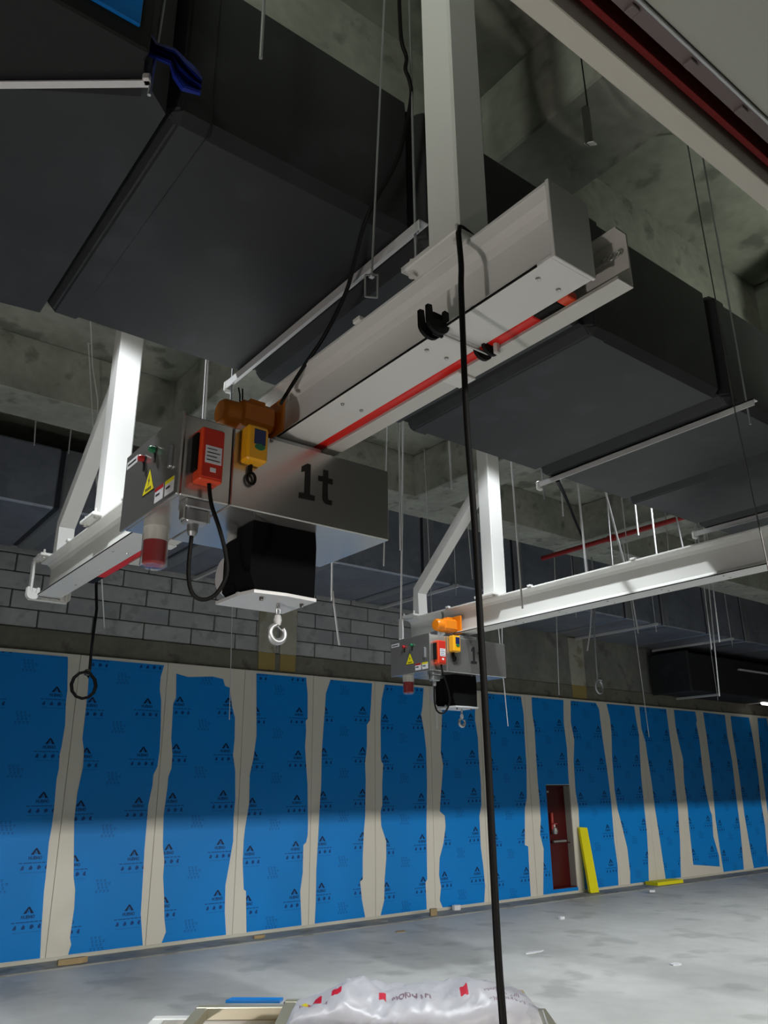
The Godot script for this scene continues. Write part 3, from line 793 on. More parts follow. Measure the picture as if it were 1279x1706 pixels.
func half_disc(r: float, d: float) -> ArrayMesh:
	var p := PackedVector2Array()
	for i in 11:
		var a := PI + PI * i / 10.0
		p.append(Vector2(cos(a) * r, sin(a) * r * 0.8))
	p.append(Vector2(r, r * 1.2))
	p.append(Vector2(r * 0.6, r * 1.25))
	p.append(Vector2(r * 0.4, r * 0.3))
	p.append(Vector2(-r * 0.5, r * 0.3))
	p.append(Vector2(-r * 0.6, r * 1.25))
	p.append(Vector2(-r, r * 1.2))
	return prism(p, d)
# a rectangular section swept through points that lie in one plane x = const
func brace_mesh(p: Array, hx: float, hz: float) -> ArrayMesh:
	var st := SurfaceTool.new()
	st.begin(Mesh.PRIMITIVE_TRIANGLES)
	var rings := []
	for i in p.size():
		var d: Vector3 = (p[mini(i + 1, p.size() - 1)] - p[maxi(i - 1, 0)]).normalized()
		var n := Vector3(1, 0, 0).cross(d).normalized()
		rings.append([p[i] + Vector3(hx, 0, 0) + n * hz, p[i] + Vector3(hx, 0, 0) - n * hz, p[i] - Vector3(hx, 0, 0) - n * hz, p[i] - Vector3(hx, 0, 0) + n * hz])
	for i in p.size() - 1:
		var mid: Vector3 = (p[i] + p[i + 1]) / 2
		for k in 4:
			var q := [rings[i][k], rings[i][(k + 1) % 4], rings[i + 1][(k + 1) % 4], rings[i + 1][k]]
			face(st, q, (q[0] + q[1] + q[2] + q[3]) / 4 - mid)
	face(st, rings[0], p[0] - p[1])
	face(st, rings[-1], p[-1] - p[-2])
	return st.commit()

# ------------------------------------------------------------------ hoists
func hoists():
	var h := hoist()
	h.set_meta("label", "stainless one-tonne hoist with a reddish reflection, red beacon and looping black handset lead")
	var c := h.duplicate()
	c.name = numbered("electric_hoist")
	add_child(c)
	c.position += Vector3(3.41, -0.02, -2.63)
	c.set_meta("label", "stainless one-tonne hoist with bright orange motor, partly hidden by the black hanging cable")
func poly_part(parent: Node, called: String, m: Material, pts: Array, z: float, d: float) -> MeshInstance3D:
	var a := pz(pts[0][0], pts[0][1], z)
	var q := PackedVector2Array()
	for p in pts:
		var w := pz(p[0], p[1], z)
		q.append(Vector2(w.x - a.x, w.y - a.y))
	return part(parent, called, prism(q, d), m, Vector3(a.x, a.y, z))
func plate_x(parent: Node, called: String, m: Material, pts: Array, x: float, d: float) -> MeshInstance3D:
	# a polygon given as [z, y] on a plane x = const, proud towards -x
	var q := PackedVector2Array()
	for p in pts: q.append(Vector2(p[0] - pts[0][0], p[1] - pts[0][1]))
	var b := Basis(Vector3(0, 0, 1), Vector3(0, 1, 0), Vector3(-1, 0, 0))
	return part(parent, called, prism(q, d), m, Vector3(x, pts[0][1], pts[0][0]), b)
func hoist() -> Node3D:
	var t := thing("electric_hoist", "hoist", "hoist", Vector3(1.45, 2.55, -2.68), "one-tonne hoists on the monorails")
	var zf := -2.42
	bx(t, "cabinet", MT.steel, 1.0, 1.186, 2.552, 2.857, -2.93, zf, 0.004)
	var door := bx(t, "cabinet_door", MT.steel, 0.98, 0.994, 2.546, 2.86, -2.935, -2.405, 0.003)
	bx(t, "door_seal", MT.rubber, 0.993, 1.001, 2.556, 2.85, -2.925, -2.428, 0)
	bx(t, "housing", MT.steel, 1.19, 1.908, 2.552, 2.857, -2.93, zf, 0.004)
	# the door: buttons, lock, stickers
	for b in [[-2.735, MT.buttonred], [-2.63, MT.green]]:
		var rr := part(door, "button_plate", lathe([Vector2(0, 0), Vector2(0.017, 0), Vector2(0.017, 0.004), Vector2(0, 0.004)], 14), MT.ink, Vector3(0.98, 2.785, b[0]), Basis(Vector3(0, 0, 1), Vector3(-1, 0, 0), Vector3(0, -1, 0)))
		part(rr, "button", lathe([Vector2(0, 0.004), Vector2(0.013, 0.004), Vector2(0.013, 0.02), Vector2(0.009, 0.025), Vector2(0, 0.026)], 14), b[1], Vector3(0.98, 2.785, b[0]), Basis(Vector3(0, 0, 1), Vector3(-1, 0, 0), Vector3(0, -1, 0)))
		bx(door, "legend_tab", MT.ink, 0.977, 0.98, 2.738, 2.768, b[0] - 0.008, b[0] + 0.008, 0.001)
	bx(door, "door_lock", MT.galv, 0.968, 0.98, 2.66, 2.745, -2.48, -2.455, 0.005)
	plate_x(door, "name_label", MT.label, [[-2.92, 2.83], [-2.92, 2.8], [-2.81, 2.8], [-2.81, 2.83]], 0.98, 0.0012)
	plate_x(door, "name_print", MT.ink, [[-2.91, 2.819], [-2.91, 2.811], [-2.825, 2.811], [-2.825, 2.819]], 0.9788, 0.0006)
	var wt := plate_x(door, "warning_triangle", MT.ink, [[-2.664, 2.728], [-2.722, 2.625], [-2.606, 2.625]], 0.98, 0.001)
	plate_x(wt, "yellow_field", MT.sign, [[-2.664, 2.72], [-2.716, 2.629], [-2.612, 2.629]], 0.979, 0.0008)
	plate_x(wt, "bolt_mark", MT.ink, [[-2.66, 2.697], [-2.67, 2.672], [-2.664, 2.672], [-2.668, 2.653], [-2.656, 2.676], [-2.662, 2.676]], 0.9782, 0.0006)
	for k in 4:
		plate_x(wt, "warning_print", MT.ink, [[-2.689 + k * 0.014, 2.647], [-2.689 + k * 0.014, 2.636], [-2.68 + k * 0.014, 2.636], [-2.68 + k * 0.014, 2.647]], 0.9782, 0.0006)
	for s in [[-2.595, -2.52, MT.buttonred], [-2.505, -2.43, MT.sign]]:
		plate_x(door, "sticker", MT.label, [[s[0], 2.62], [s[0], 2.564], [s[1], 2.564], [s[1], 2.62]], 0.98, 0.001)
		plate_x(door, "sticker_stripe", s[2], [[s[0], 2.62], [s[0], 2.606], [s[1], 2.606], [s[1], 2.62]], 0.979, 0.0006)
		plate_x(door, "sticker_print", MT.ink, [[s[0] + 0.01, 2.594], [s[0] + 0.01, 2.586], [s[1] - 0.03, 2.586], [s[1] - 0.03, 2.594]], 0.979, 0.0006)
	# red handset hung on the cabinet
	var rc := bx(t, "handset", MT.redorange, 1.04, 1.128, 2.6, 2.8, zf, zf + 0.058, 0.006)
	bx(rc, "handset_face", MT.remote_face, 1.047, 1.122, 2.612, 2.795, zf + 0.056, zf + 0.062, 0.003)
	bx(rc, "handset_label", MT.label, 1.055, 1.117, 2.665, 2.73, zf + 0.061, zf + 0.0635, 0.001)
	for k in 4:
		bx(rc, "label_print", MT.steel_dark, 1.06, 1.11 - (k % 2) * 0.012, 2.674 + k * 0.014, 2.678 + k * 0.014, zf + 0.063, zf + 0.0642, 0)
	bx(rc, "small_label", MT.label, 1.076, 1.098, 2.634, 2.65, zf + 0.061, zf + 0.0635, 0.001)
	bx(rc, "handset_grip", MT.rubber, 1.03, 1.046, 2.64, 2.78, zf, zf + 0.04, 0.003)
	# the handset's plug and lead below the cabinet
	var pl := bx(t, "plug_socket", MT.galv, 1.03, 1.13, 2.52, 2.552, -2.5, -2.43, 0.004)
	bx(pl, "plug", MT.galv, 1.04, 1.12, 2.47, 2.522, -2.495, -2.437, 0.006)
	for s in [1.034, 1.126]:
		bx(pl, "latch", MT.steel, s - 0.006, s + 0.006, 2.48, 2.54, -2.48, -2.45, 0.002)
	part(pl, "cable_gland", lathe([Vector2(0, -0.045), Vector2(0.012, -0.045), Vector2(0.018, -0.03), Vector2(0.02, 0), Vector2(0, 0)], 14), MT.galv, Vector3(1.075, 2.472, -2.465))
	var lead := [Vector3(1.087, 2.61, -2.385), Vector3(1.1, 2.526, -2.38), Vector3(1.135, 2.446, -2.38), Vector3(1.169, 2.366, -2.39), Vector3(1.183, 2.294, -2.4), Vector3(1.16, 2.228, -2.42), Vector3(1.12, 2.205, -2.44), Vector3(1.085, 2.229, -2.455), Vector3(1.072, 2.304, -2.465), Vector3(1.074, 2.43, -2.465)]
	tube(t, "handset_lead", MT.rubber, smooth(lead, 5), 0.0075, 8)
	# red beacon
	var bc := Vector3(1.085, 2.552, -2.82)
	var bs := part(t, "beacon_base", lathe([Vector2(0, 0), Vector2(0.05, 0), Vector2(0.048, -0.055), Vector2(0, -0.055)], 20), MT.white2, bc)
	part(bs, "beacon_lens", lathe([Vector2(0, -0.15), Vector2(0.036, -0.149), Vector2(0.044, -0.14), Vector2(0.046, -0.055), Vector2(0, -0.055)], 20), MT.beacon, bc)
	part(bs, "beacon_bulb", lathe([Vector2(0, -0.12), Vector2(0.018, -0.115), Vector2(0.02, -0.055), Vector2(0, -0.055)], 12), MT.darkred, bc)
	part(bs, "plastic_wrap", lathe([Vector2(0.051, -0.01), Vector2(0.05, -0.08), Vector2(0.053, -0.15), Vector2(0.03, -0.162), Vector2(0, -0.16)], 9), MT.clear, bc)
	# travel motor and its carriage on top
	var mb := Basis(Vector3(0, 0, 1), Vector3(1, 0, 0), Vector3(0, 1, 0))
	var mo := part(t, "travel_motor", bb(Vector3(0.17, 0.112, 0.12), 0.022), MT.orange, Vector3(1.335, 2.985, -2.56))
	part(mo, "motor_cap", lathe([Vector2(0, -0.052), Vector2(0.044, -0.05), Vector2(0.054, -0.035), Vector2(0.056, 0.02), Vector2(0, 0.02)], 20), MT.orange, Vector3(1.24, 2.98, -2.56), mb)
	bx(mo, "motor_plate", MT.orange, 1.415, 1.432, 2.91, 3.075, -2.64, -2.47, 0.006)
	bx(mo, "terminal_lid", MT.orange, 1.3, 1.37, 3.04, 3.055, -2.59, -2.52, 0.004)
	for k in 2:
		tube(mo, "motor_lead", MT.rubber, [Vector3(1.27 + k * 0.01, 3.035, -2.55), Vector3(1.268 + k * 0.012, 3.07, -2.55), Vector3(1.26 + k * 0.018, 3.1, -2.55)], 0.003, 6)
	bx(mo, "motor_bolt", MT.steel_dark, 1.432, 1.442, 3.05, 3.062, -2.5, -2.488, 0.002)
	bx(t, "carriage", MT.galv, 1.38, 1.6, 2.85, 2.893, -2.88, -2.46, 0.006)
	for s in [1.392, 1.588]:
		for z in [-2.8, -2.6]:
			bx(t, "side_plate", MT.galv, s - 0.008, s + 0.008, 2.86, 2.98, z - 0.05, z + 0.05, 0.003)
			part(t, "wheel", lathe([Vector2(0, -0.01), Vector2(0.026, -0.01), Vector2(0.03, 0.0), Vector2(0.03, 0.014), Vector2(0, 0.014)], 16), MT.galv, Vector3(s + (0.03 if s < 1.5 else -0.03), 2.945, z), mb)
	# yellow load display
	var ld := bx(t, "load_display", MT.yellow, 1.215, 1.3, 2.72, 2.86, zf, zf + 0.062, 0.008)
	bx(ld, "screen_bezel", MT.navy, 1.24, 1.287, 2.785, 2.845, zf + 0.061, zf + 0.0635, 0.001)
	part(ld, "green_badge", lathe([Vector2(0, 0), Vector2(0.021, 0), Vector2(0.021, 0.003), Vector2(0, 0.003)], 14), MT.green, Vector3(1.264, 2.775, zf + 0.062), Basis(Vector3(1, 0, 0), Vector3(0, 0, 1), Vector3(0, -0.6, 0)))
	bx(t, "pull_switch", MT.rubber, 1.252, 1.262, 2.69, 2.722, zf, zf + 0.02, 0.002)
	part(t, "switch_loop", tube_mesh(loop_pts(), 0.006, 8), MT.rubber, Vector3(1.262, 2.668, zf + 0.012))
	part(t, "screw", lathe([Vector2(0, 0.005), Vector2(0.006, 0.004), Vector2(0.008, 0)], 8), MT.steel_dark, Vector3(1.345, 2.845, zf), Basis(Vector3(1, 0, 0), Vector3(0, 0, 1), Vector3(0, -1, 0)))
	# the load mark
	var k1 := [[240, 180], [340, 130], [400, 150], [385, 680], [470, 710], [465, 800], [180, 740], [190, 640], [280, 650], [295, 270], [230, 280]]
	var k2 := [[620, 240], [710, 260], [710, 395], [790, 415], [785, 510], [705, 485], [700, 740], [715, 780], [775, 790], [770, 880], [660, 850], [610, 790], [600, 720], [610, 450], [530, 440], [530, 345], [615, 360]]
	for g in [k1, k2]:
		var pp := []
		for p in g: pp.append([480 + p[0] * 0.0938, 760 + p[1] * 0.0938])
		poly_part(t, "load_mark", MT.ink, pp, zf, 0.0012)
	# hoist body under the housing in its black cloth cover, with the chain hook
	var cover := PackedVector2Array([Vector2(-0.14, 0), Vector2(0.135, 0), Vector2(0.14, -0.06), Vector2(0.135, -0.265), Vector2(-0.12, -0.265), Vector2(-0.145, -0.2)])
	var cvr := part(t, "chain_bag", prism(cover, 0.13), MT.fabric, Vector3(1.475, 2.552, -2.64))
	bx(cvr, "bag_side", MT.fabric, 1.345, 1.48, 2.3, 2.535, -2.78, -2.64, 0.02)
	part(t, "hoist_motor", lathe([Vector2(0, -0.12), Vector2(0.07, -0.115), Vector2(0.085, -0.09), Vector2(0.085, 0.12), Vector2(0, 0.12)], 24), MT.zinc, Vector3(1.47, 2.40, -2.78), mb)
	bx(t, "motor_bracket", MT.zinc, 1.4, 1.56, 2.4, 2.552, -2.86, -2.7, 0.004)
	var bpl := part(t, "bottom_plate", prism(pv([-0.15, 0.12, -0.15, -0.06, -0.128, -0.145, 0.0, -0.16, 0.14, -0.145, 0.15, 0.12]), 0.012), MT.zinc, Vector3(1.47, 2.272, -2.64), Basis(Vector3(1, 0, 0), Vector3(0, 0, -1), Vector3(0, 1, 0)))
	for q in [Vector3(1.4, 2.272, -2.545), Vector3(1.585, 2.272, -2.56)]:
		part(bpl, "bolt", lathe([Vector2(0, -0.014), Vector2(0.007, -0.013), Vector2(0.008, 0)], 10), MT.steel_dark, q)
	bx(bpl, "front_lip", MT.zinc, 1.34, 1.415, 2.276, 2.3, -2.64, -2.62, 0.003)
	var hk := Vector3(1.505, 2.272, -2.6)
	for k in 3:
		part(t, "chain_link", tube_mesh(link_pts(k), 0.004, 6), MT.galv, hk + Vector3(0, -0.012 - k * 0.019, 0))
	part(t, "hook_block", lathe([Vector2(0, 0), Vector2(0.012, -0.002), Vector2(0.016, -0.02), Vector2(0.012, -0.04), Vector2(0, -0.04)], 14), MT.zinc, hk + Vector3(0, -0.045, 0))
	var pts := []
	var rad := []
	for k in 21:
		var a := deg_to_rad(110.0 + 290.0 * k / 20.0)
		pts.append(Vector3(cos(a) * 0.032, sin(a) * 0.032 - 0.036, 0))
		rad.append(lerpf(0.009, 0.014, sin(PI * k / 20.0)))
	pts.push_front(Vector3(0, 0.002, 0))
	rad.push_front(0.009)
	part(t, "hook", tube_mesh(pts, rad, 10), MT.galv, hk + Vector3(0, -0.08, 0))
	rod(t, "hook_latch", MT.galv, hk + Vector3(-0.005, -0.085, 0), hk + Vector3(0.027, -0.108, 0), 0.003, 6)
	return t
func loop_pts() -> Array:
	var o := []
	for i in 13: o.append(Vector3(cos(TAU * i / 12) * 0.016, sin(TAU * i / 12) * 0.022, 0))
	return o
func link_pts(k: int) -> Array:
	var o := []
	for i in 13:
		var a := TAU * i / 12
		o.append(Vector3(cos(a) * 0.008 * float(k % 2), sin(a) * 0.013, cos(a) * 0.008 * float(1 - k % 2)))
	return o

# ------------------------------------------------------------------ hangers, pipes, rods, cables
func roof_at(x: float, z: float) -> float:
	if z > -6.7:
		for k in 9:
			var b := 2.43 + 2.82 * (k - 2)
			if x > b - 0.01 and x < b + 0.52: return 4.6
	for b in [-2.25, -6.2, 2.6]:
		if z < b + 0.01 and z > b - 0.51: return 4.61
	return SLAB
func duct_hangers():
	for q in [[1.447, "white hanger strut under the black duct beside the nearer monorail"], [3.585, "white hanger strut under the black duct between the two monorails"], [5.3, "white hanger strut under the black duct beyond the second monorail"]]:
		var x: float = q[0]
		var h := thing("duct_hanger", q[1], "hanger", Vector3(x, 3.37, -2.34))
		var ang := [box_at(x - 0.02, x + 0.02, 3.382, 3.388, -3.02, -1.63), box_at(x - 0.02, x - 0.015, 3.352, 3.388, -3.02, -1.63)]
		var c := Vector3(x, 3.37, -2.32)
		for e in ang: e[1].origin -= c
		var s := part(h, "strut", join(ang), MT.zinc, c)
		part(s, "end_cap", bb(Vector3(0.045, 0.06, 0.03), 0.012), MT.white, Vector3(x, 3.367, -3.03))
		for z in [-1.675, -3.0]:
			rod(h, "rod", MT.galv, Vector3(x, 3.27, z), Vector3(x, roof_at(x, z), z), 0.005)
			part(s, "nut", bb(Vector3(0.018, 0.012, 0.018), 0.002), MT.galv, Vector3(x, 3.376, z))
	var a := Vector3(0.5, 3.36, -1.63)
	var b := a + Vector3(-0.79, 0, -0.615) * 1.1
	var hh := thing("duct_hanger", "white hanger strut set aslant under the black duct elbow", "hanger", a)
	var d := (b - a).normalized()
	var bas := Basis(d, Vector3.UP, d.cross(Vector3.UP))
	part(hh, "strut", bb(Vector3(a.distance_to(b), 0.006, 0.022), 0.001), MT.zinc, (a + b) / 2, bas)
	part(hh, "end_flange", bb(Vector3(0.02, 0.022, 0.024), 0.003), MT.zinc, a + Vector3(-0.01, 0.008, 0), bas)
	rod(hh, "rod", MT.galv, a + Vector3(0.0, -0.04, 0.0), a + Vector3(0.02, 0.62, 0.0), 0.005)
func pipes():
	for q in [[4.42, 7.75, "red sprinkler pipe under the slab right of the second monorail", -6.6], [4.5, 10.6, "red sprinkler pipe under the slab far beyond the second monorail", -6.6]]:
		var t := thing("sprinkler_pipe", q[2], "pipe", Vector3(q[1], q[0], -3))
		rod(t, "pipe", MT.redpipe, Vector3(q[1], q[0], q[3]), Vector3(q[1], q[0], -1.0), 0.03, 12)
		for z in [-5.5, -3.4]:
			rod(t, "coupling", MT.redpipe, Vector3(q[1], q[0], z - 0.04), Vector3(q[1], q[0], z + 0.04), 0.042, 12)
			rod(t, "hanger_rod", MT.galv, Vector3(q[1], q[0] + 0.03, z), Vector3(q[1], roof_at(q[1], z), z), 0.005, 6)
	var y := pz(0, 650, -6.75).y
	var c := thing("conduit", "thin white conduit along the concrete beam above the silver duct", "conduit", Vector3(1, y, -6.75))
	rod(c, "pipe", MT.zinc, Vector3(0.3, y, -6.75), Vector3(9.5, y, -6.75), 0.011)
	for x in [1.12, 3.0, 5.0, 7.0]:
		bx(c, "clamp", MT.zinc, x - 0.03, x + 0.03, y - 0.02, SLAB, -6.765, -6.74, 0.002)
const RODS := {
	0: "thin rod of a close pair rising behind the stainless control cabinet",
	1: "thin rod of a close pair rising behind the stainless control cabinet",
	2: "thin rod passing behind the free end of the nearer hoist's housing",
	3: "shorter of two side-by-side rods left of the second monorail's brace",
	4: "long rod reaching down to the far end of the second monorail",
	5: "short rod stub above the slanting brace of the second monorail",
	6: "thin rod hanging behind the second monorail's slanting brace",
	7: "rod crossing in front of the second monorail's web",
	10: "slanting rod behind the second monorail's top flange",
	19: "shortest rod of the bunch hanging before the low black duct box",
	20: "longest rod of the bunch reaching below the low black duct box",
	21: "middle rod of the bunch hanging before the silver duct's ribs",
	22: "rod end showing below the second monorail against the silver duct",
	23: "thin rod against the dark gap over the silver duct's end",
	24: "thin rod over the first rib of the silver duct",
	25: "thin rod end below the nearer monorail's far end",
	26: "very thin rod hanging before the third panel's torn blue film",
	27: "thin rod rising from the right end of the second hoist",
	28: "thin rod hanging below the right end of the second hoist",
	29: "thin rod hanging before the blue panels right of the hydrant recess",
	30: "thin rod hanging beside the second hoist's handset lead",
	31: "short rod end before the bare wall beside the coiled grey cable"}
func rods():
	# [top x, top y, bottom x, bottom y in the photograph, distance plane, radius]
	var g := "threaded rods hanging from the slab beyond the black duct"
	var far := [[347, 608, 339, 740, -3.3, 0.004], [343, 608, 335, 740, -3.3, 0.004], [644, 708, 639, 943, -3.5, 0.004], [664, 713, 667, 917, -3.3, 0.0055], [671, 715, 668, 1032, -3.3, 0.0055], [748, 742, 752, 814, -3.3, 0.006], [768, 750, 787, 965, -6.0, 0.006], [852, 773, 870, 1014, -3.2, 0.006],
		[934, 800, 938, 860, -4.6, 0.009], [963, 811, 977, 960, -4.2, 0.01], [1010, 826, 1041, 945, -4.2, 0.01], [1011, 832, 1021, 950, -4.6, 0.006], [1037, 846, 1048, 940, -4.9, 0.006], [1058, 845, 1063, 892, -4.4, 0.01], [1085, 850, 1094, 930, -4.3, 0.01], [1108, 857, 1114, 925, -4.8, 0.007], [1127, 863, 1138, 915, -4.4, 0.009], [1157, 878, 1159, 915, -5.2, 0.007], [1173, 880, 1175, 915, -4.6, 0.01],
		[1167, 930, 1185, 1082, -5.4, 0.008], [1176, 930, 1198, 1160, -5.6, 0.009], [1182, 930, 1198, 1070, -5.2, 0.009], [1052, 990, 1063, 1055, -5.8, 0.009], [62, 660, 57, 742, -7.2, 0.006], [122, 680, 114, 756, -7.2, 0.006], [168, 940, 174, 1046, -6.0, 0.005], [386, 1040, 382, 1199, -7.2, 0.004], [836, 1040, 837, 1130, -5.6, 0.004], [838, 1128, 846, 1210, -5.65, 0.005], [1068, 1130, 1081, 1228, -7.0, 0.006], [725, 1150, 728, 1215, -6.0, 0.005], [929, 1100, 931, 1158, -6.8, 0.007]]
	for r in far:
		var a := pz(r[0], r[1], r[4])
		var b := pz(r[2], r[3], r[4])
		var d := (a - b).normalized()
		if a.y < 3.2: a = Vector3(a.x, 3.2, a.z)
		var top := b + d * ((5.1 - b.y) / d.y)
		var rf := roof_at(top.x, r[4])
		top = b + d * ((rf - b.y) / d.y)
		var t := thing("threaded_rod", RODS.get(far.find(r), "thin galvanised threaded rod hanging free beyond the black duct"), "rod", b, g)
		rod(t, "shank", MT.zinc, b, top, r[5], 6)
		part(t, "top_anchor", bb(Vector3(0.03, 0.012, 0.03), 0.002), MT.galv, top + Vector3(0, -0.006, 0))
	# the thick loose rod and the wire with a clevis, both in front of the duct
	var a0 := pz(434, 97, -1.6)
	var t0 := thing("threaded_rod", "thick grey rod with a cut end in front of the black duct side", "rod", a0)
	rod(t0, "shank", MT.galv, a0, Vector3(a0.x, SLAB, a0.z), 0.0055, 10)
	part(t0, "top_anchor", bb(Vector3(0.03, 0.012, 0.03), 0.002), MT.galv, Vector3(a0.x, SLAB - 0.006, a0.z))
	var b0 := pz(619, 458, -1.6)
	var c0 := pz(640, 0, -1.6)
	var t1 := thing("hanger_wire", "thin hanger rod ending in an open metal clevis before the duct", "hanger", b0)
	var dd := (c0 - b0) / (c0.y - b0.y)
	rod(t1, "shank", MT.galv, b0, b0 + dd * (SLAB - b0.y), 0.0035, 8)
	var u := [pz(608, 458, -1.6), pz(608, 494, -1.6), pz(628, 496, -1.6), pz(629, 458, -1.6), pz(608, 458, -1.6)]
	for k in 4: part(t1, "clevis_bar", tube_mesh([u[k] - b0, u[k + 1] - b0], 0.0028, 6), MT.galv, b0)
	bx(t1, "nut", MT.galv, b0.x - 0.008, b0.x + 0.008, b0.y - 0.01, b0.y + 0.004, -1.608, -1.592, 0.002)
	# slanting wires before the right end of the duct
	var w1 := []
	for p in [[1147, 252], [1168, 370], [1190, 490], [1225, 690], [1252, 820], [1282, 960]]: w1.append(pz(p[0], p[1], -1.5))
	w1.push_front(w1[0] + (w1[0] - w1[1]) * ((SLAB - w1[0].y) / (w1[0].y - w1[1].y)))
	var t2 := thing("hanger_wire", "long thin steel wire slanting past the second monorail", "wire", w1[-1])
	tube(t2, "strand", MT.steel_dark, w1, 0.003, 6)
	# a hanging clip with a white end below the slab
	var j := pz(982, 235, -1.5)
	var t3 := thing("ceiling_clip", "small grey channel clip with a white end hanging from the slab", "clip", j)
	rod(t3, "wire", MT.rubber, pz(981, 195, -1.5), Vector3(j.x, roof_at(j.x, -1.5), -1.5), 0.0035, 6)
	bx(t3, "channel", MT.steel_dark, j.x - 0.013, j.x + 0.013, j.y - 0.01, pz(981, 183, -1.5).y, -1.515, -1.49, 0.002)
	part(t3, "white_end", bb(Vector3(0.028, 0.006, 0.05), 0.002), MT.white, j + Vector3(0.004, -0.012, 0), Basis(Vector3.RIGHT, 0.5))
func cables():
	var a := []
	for p in [[664, -30, -1.66], [666, 30, -1.66], [669, 70, -1.66], [677, 96, -1.67], [675, 115, -1.66], [682, 135, -1.67], [684, 168, -1.68], [664, 260, -1.69], [622, 340, -1.7]]: a.append(pz(p[0], p[1], p[2]))
	a.push_front(Vector3(a[0].x, SLAB, a[0].z))
	for p in [[605, 380, 3.37], [592, 430, 3.34], [575, 490, 3.29], [540, 560, 3.21], [505, 612, 3.13], [478, 655, 3.07], [468, 672, 3.0]]: a.append(py(p[0], p[1], p[2]))
	tag(tube(self, "power_cable", MT.rubber, smooth(a, 4), 0.0075, 8), "thick black power cable sagging from the slab to the orange hoist motor", "cable")
	var b := [Vector3(1.44, 3.176, -1.40), Vector3(1.41, 3.178, -1.395), Vector3(1.375, 3.172, -1.388), Vector3(1.364, 3.14, -1.384)]
	for p in [[768, 440], [768, 480], [771, 560], [777, 700], [790, 870], [800, 1040], [812, 1250], [822, 1450], [830, 1600], [838, 1706], [846, 1850]]: b.append(pz(p[0], p[1], -1.38))
	tag(tube(self, "hanging_cable", MT.rubber, smooth(b, 4), 0.0085, 10), "long black cable hanging straight down from the nearer post's base plate", "cable")
	for q in [[[[160, 975], [161, 1015], [153, 1075], [149, 1118], [147, 1128]], [138, 1142], -6.6, 0.105, "dark cable hanging in a coil before the second panel joint", 0.012], [[[992, 1000], [989, 1035], [991, 1080], [993, 1110], [995, 1130]], [996, 1144], -6.6, 0.09, "grey cable hanging in a coil beyond the second monorail beam", 0.012]]:
		var c := []
		for p in q[0]: c.append(pz(p[0], p[1], q[2]))
		c.push_front(Vector3(c[0].x, 4.61, q[2]))
		var cen := pz(q[1][0], q[1][1], q[2])
		for i in 26:
			var an := PI / 2 - TAU * i / 12.0
			c.append(cen + Vector3(cos(an) * q[3] * (1 - i * 0.004), sin(an) * q[3], 0.018 * (i % 13) / 6.0))
		var m: Material = MT.rubber if q[1][0] < 500 else MT.galv
		var t := thing("coiled_cable", q[4], "cable", cen)
		tube(t, "lead", m, c, q[5], 7)
		part(t, "tie", bb(Vector3(0.04, 0.05, 0.05), 0.008), MT.steel_dark, cen + Vector3(0.02, q[3], 0.01))
	var s := pz(985, 1015, -6.3)
	tag(tube(self, "cable_end", MT.zinc, [Vector3(s.x, 4.61, -6.3), s, pz(983, 1050, -6.3), pz(978, 1084, -6.3)], 0.01, 6), "short pale cable end dangling beside the coiled grey cable", "cable")
	var w := [pz(553, 930, -3.3), pz(554, 985, -3.3), pz(559, 1030, -3.3), pz(565, 1075, -3.3)]
	w.push_front(Vector3(w[0].x, SLAB, -3.3))
	tag(tube(self, "bent_rod", MT.zinc, smooth(w, 4), 0.005, 6), "slightly bent pale rod hanging behind the nearer hoist", "rod")
	tag(tube(self, "brace_cable", MT.rubber, smooth([py(928, 800, 3.36), pz(945, 835, -4.6), pz(960, 872, -5.6), pz(972, 900, -6.1)], 4), 0.014, 6), "black cable running from the duct strut towards the silver duct", "cable")
	tag(tube(self, "tie_wire", MT.zinc, [pz(150, 520, -5.6), pz(154, 610, -5.6), pz(163, 668, -5.6), pz(160, 760, -5.6), pz(164, 862, -5.6)], 0.005, 6), "thin pale wire hanging behind the nearer monorail's brace", "wire")

# ------------------------------------------------------------------ recess and floor
func hydrant():
	var t := thing("hydrant_cabinet", "open dark red fire hydrant recess between the blue panels", "cabinet", Vector3(10.52, 0.1, -9.15))
	bx(t, "back", MT.darkred, 10.23, 10.81, 0.1, 1.62, -9.135, -9.12, 0)
	bx(t, "side", MT.plaster, 10.795, 10.812, 0.1, 1.62, -9.125, -8.999, 0)
	bx(t, "side", MT.darkred, 10.228, 10.245, 0.1, 1.62, -9.125, -9.0, 0)
	bx(t, "shelf", MT.darkred, 10.23, 10.8, 0.098, 0.115, -9.125, -8.998, 0)
	bx(t, "lid", MT.ink, 10.23, 10.8, 1.605, 1.622, -9.125, -9.0, 0)
	bx(t, "shelf", MT.darkred, 10.245, 10.795, 0.74, 0.755, -9.12, -9.06, 0.002)
	rod(t, "pipe", MT.redpipe, Vector3(10.42, 0.95, -9.09), Vector3(10.42, 1.2, -9.09), 0.03, 12)
	var v := part(t, "valve", lathe([Vector2(0, -0.05), Vector2(0.04, -0.045), Vector2(0.055, 0), Vector2(0.04, 0.045), Vector2(0.02, 0.06), Vector2(0.02, 0.11), Vector2(0, 0.11)], 14), MT.galv, Vector3(10.45, 0.93, -9.075))
	rod(v, "hand_wheel", MT.redpipe, Vector3(10.45, 1.03, -9.075), Vector3(10.45, 1.045, -9.075), 0.055, 14)
	rod(t, "nozzle", MT.galv, Vector3(10.4, 0.775, -9.075), Vector3(10.7, 0.775, -9.075), 0.02, 10)
	part(t, "hook_plate", bb(Vector3(0.04, 0.03, 0.01), 0.003), MT.galv, Vector3(10.4, 1.52, -9.118))
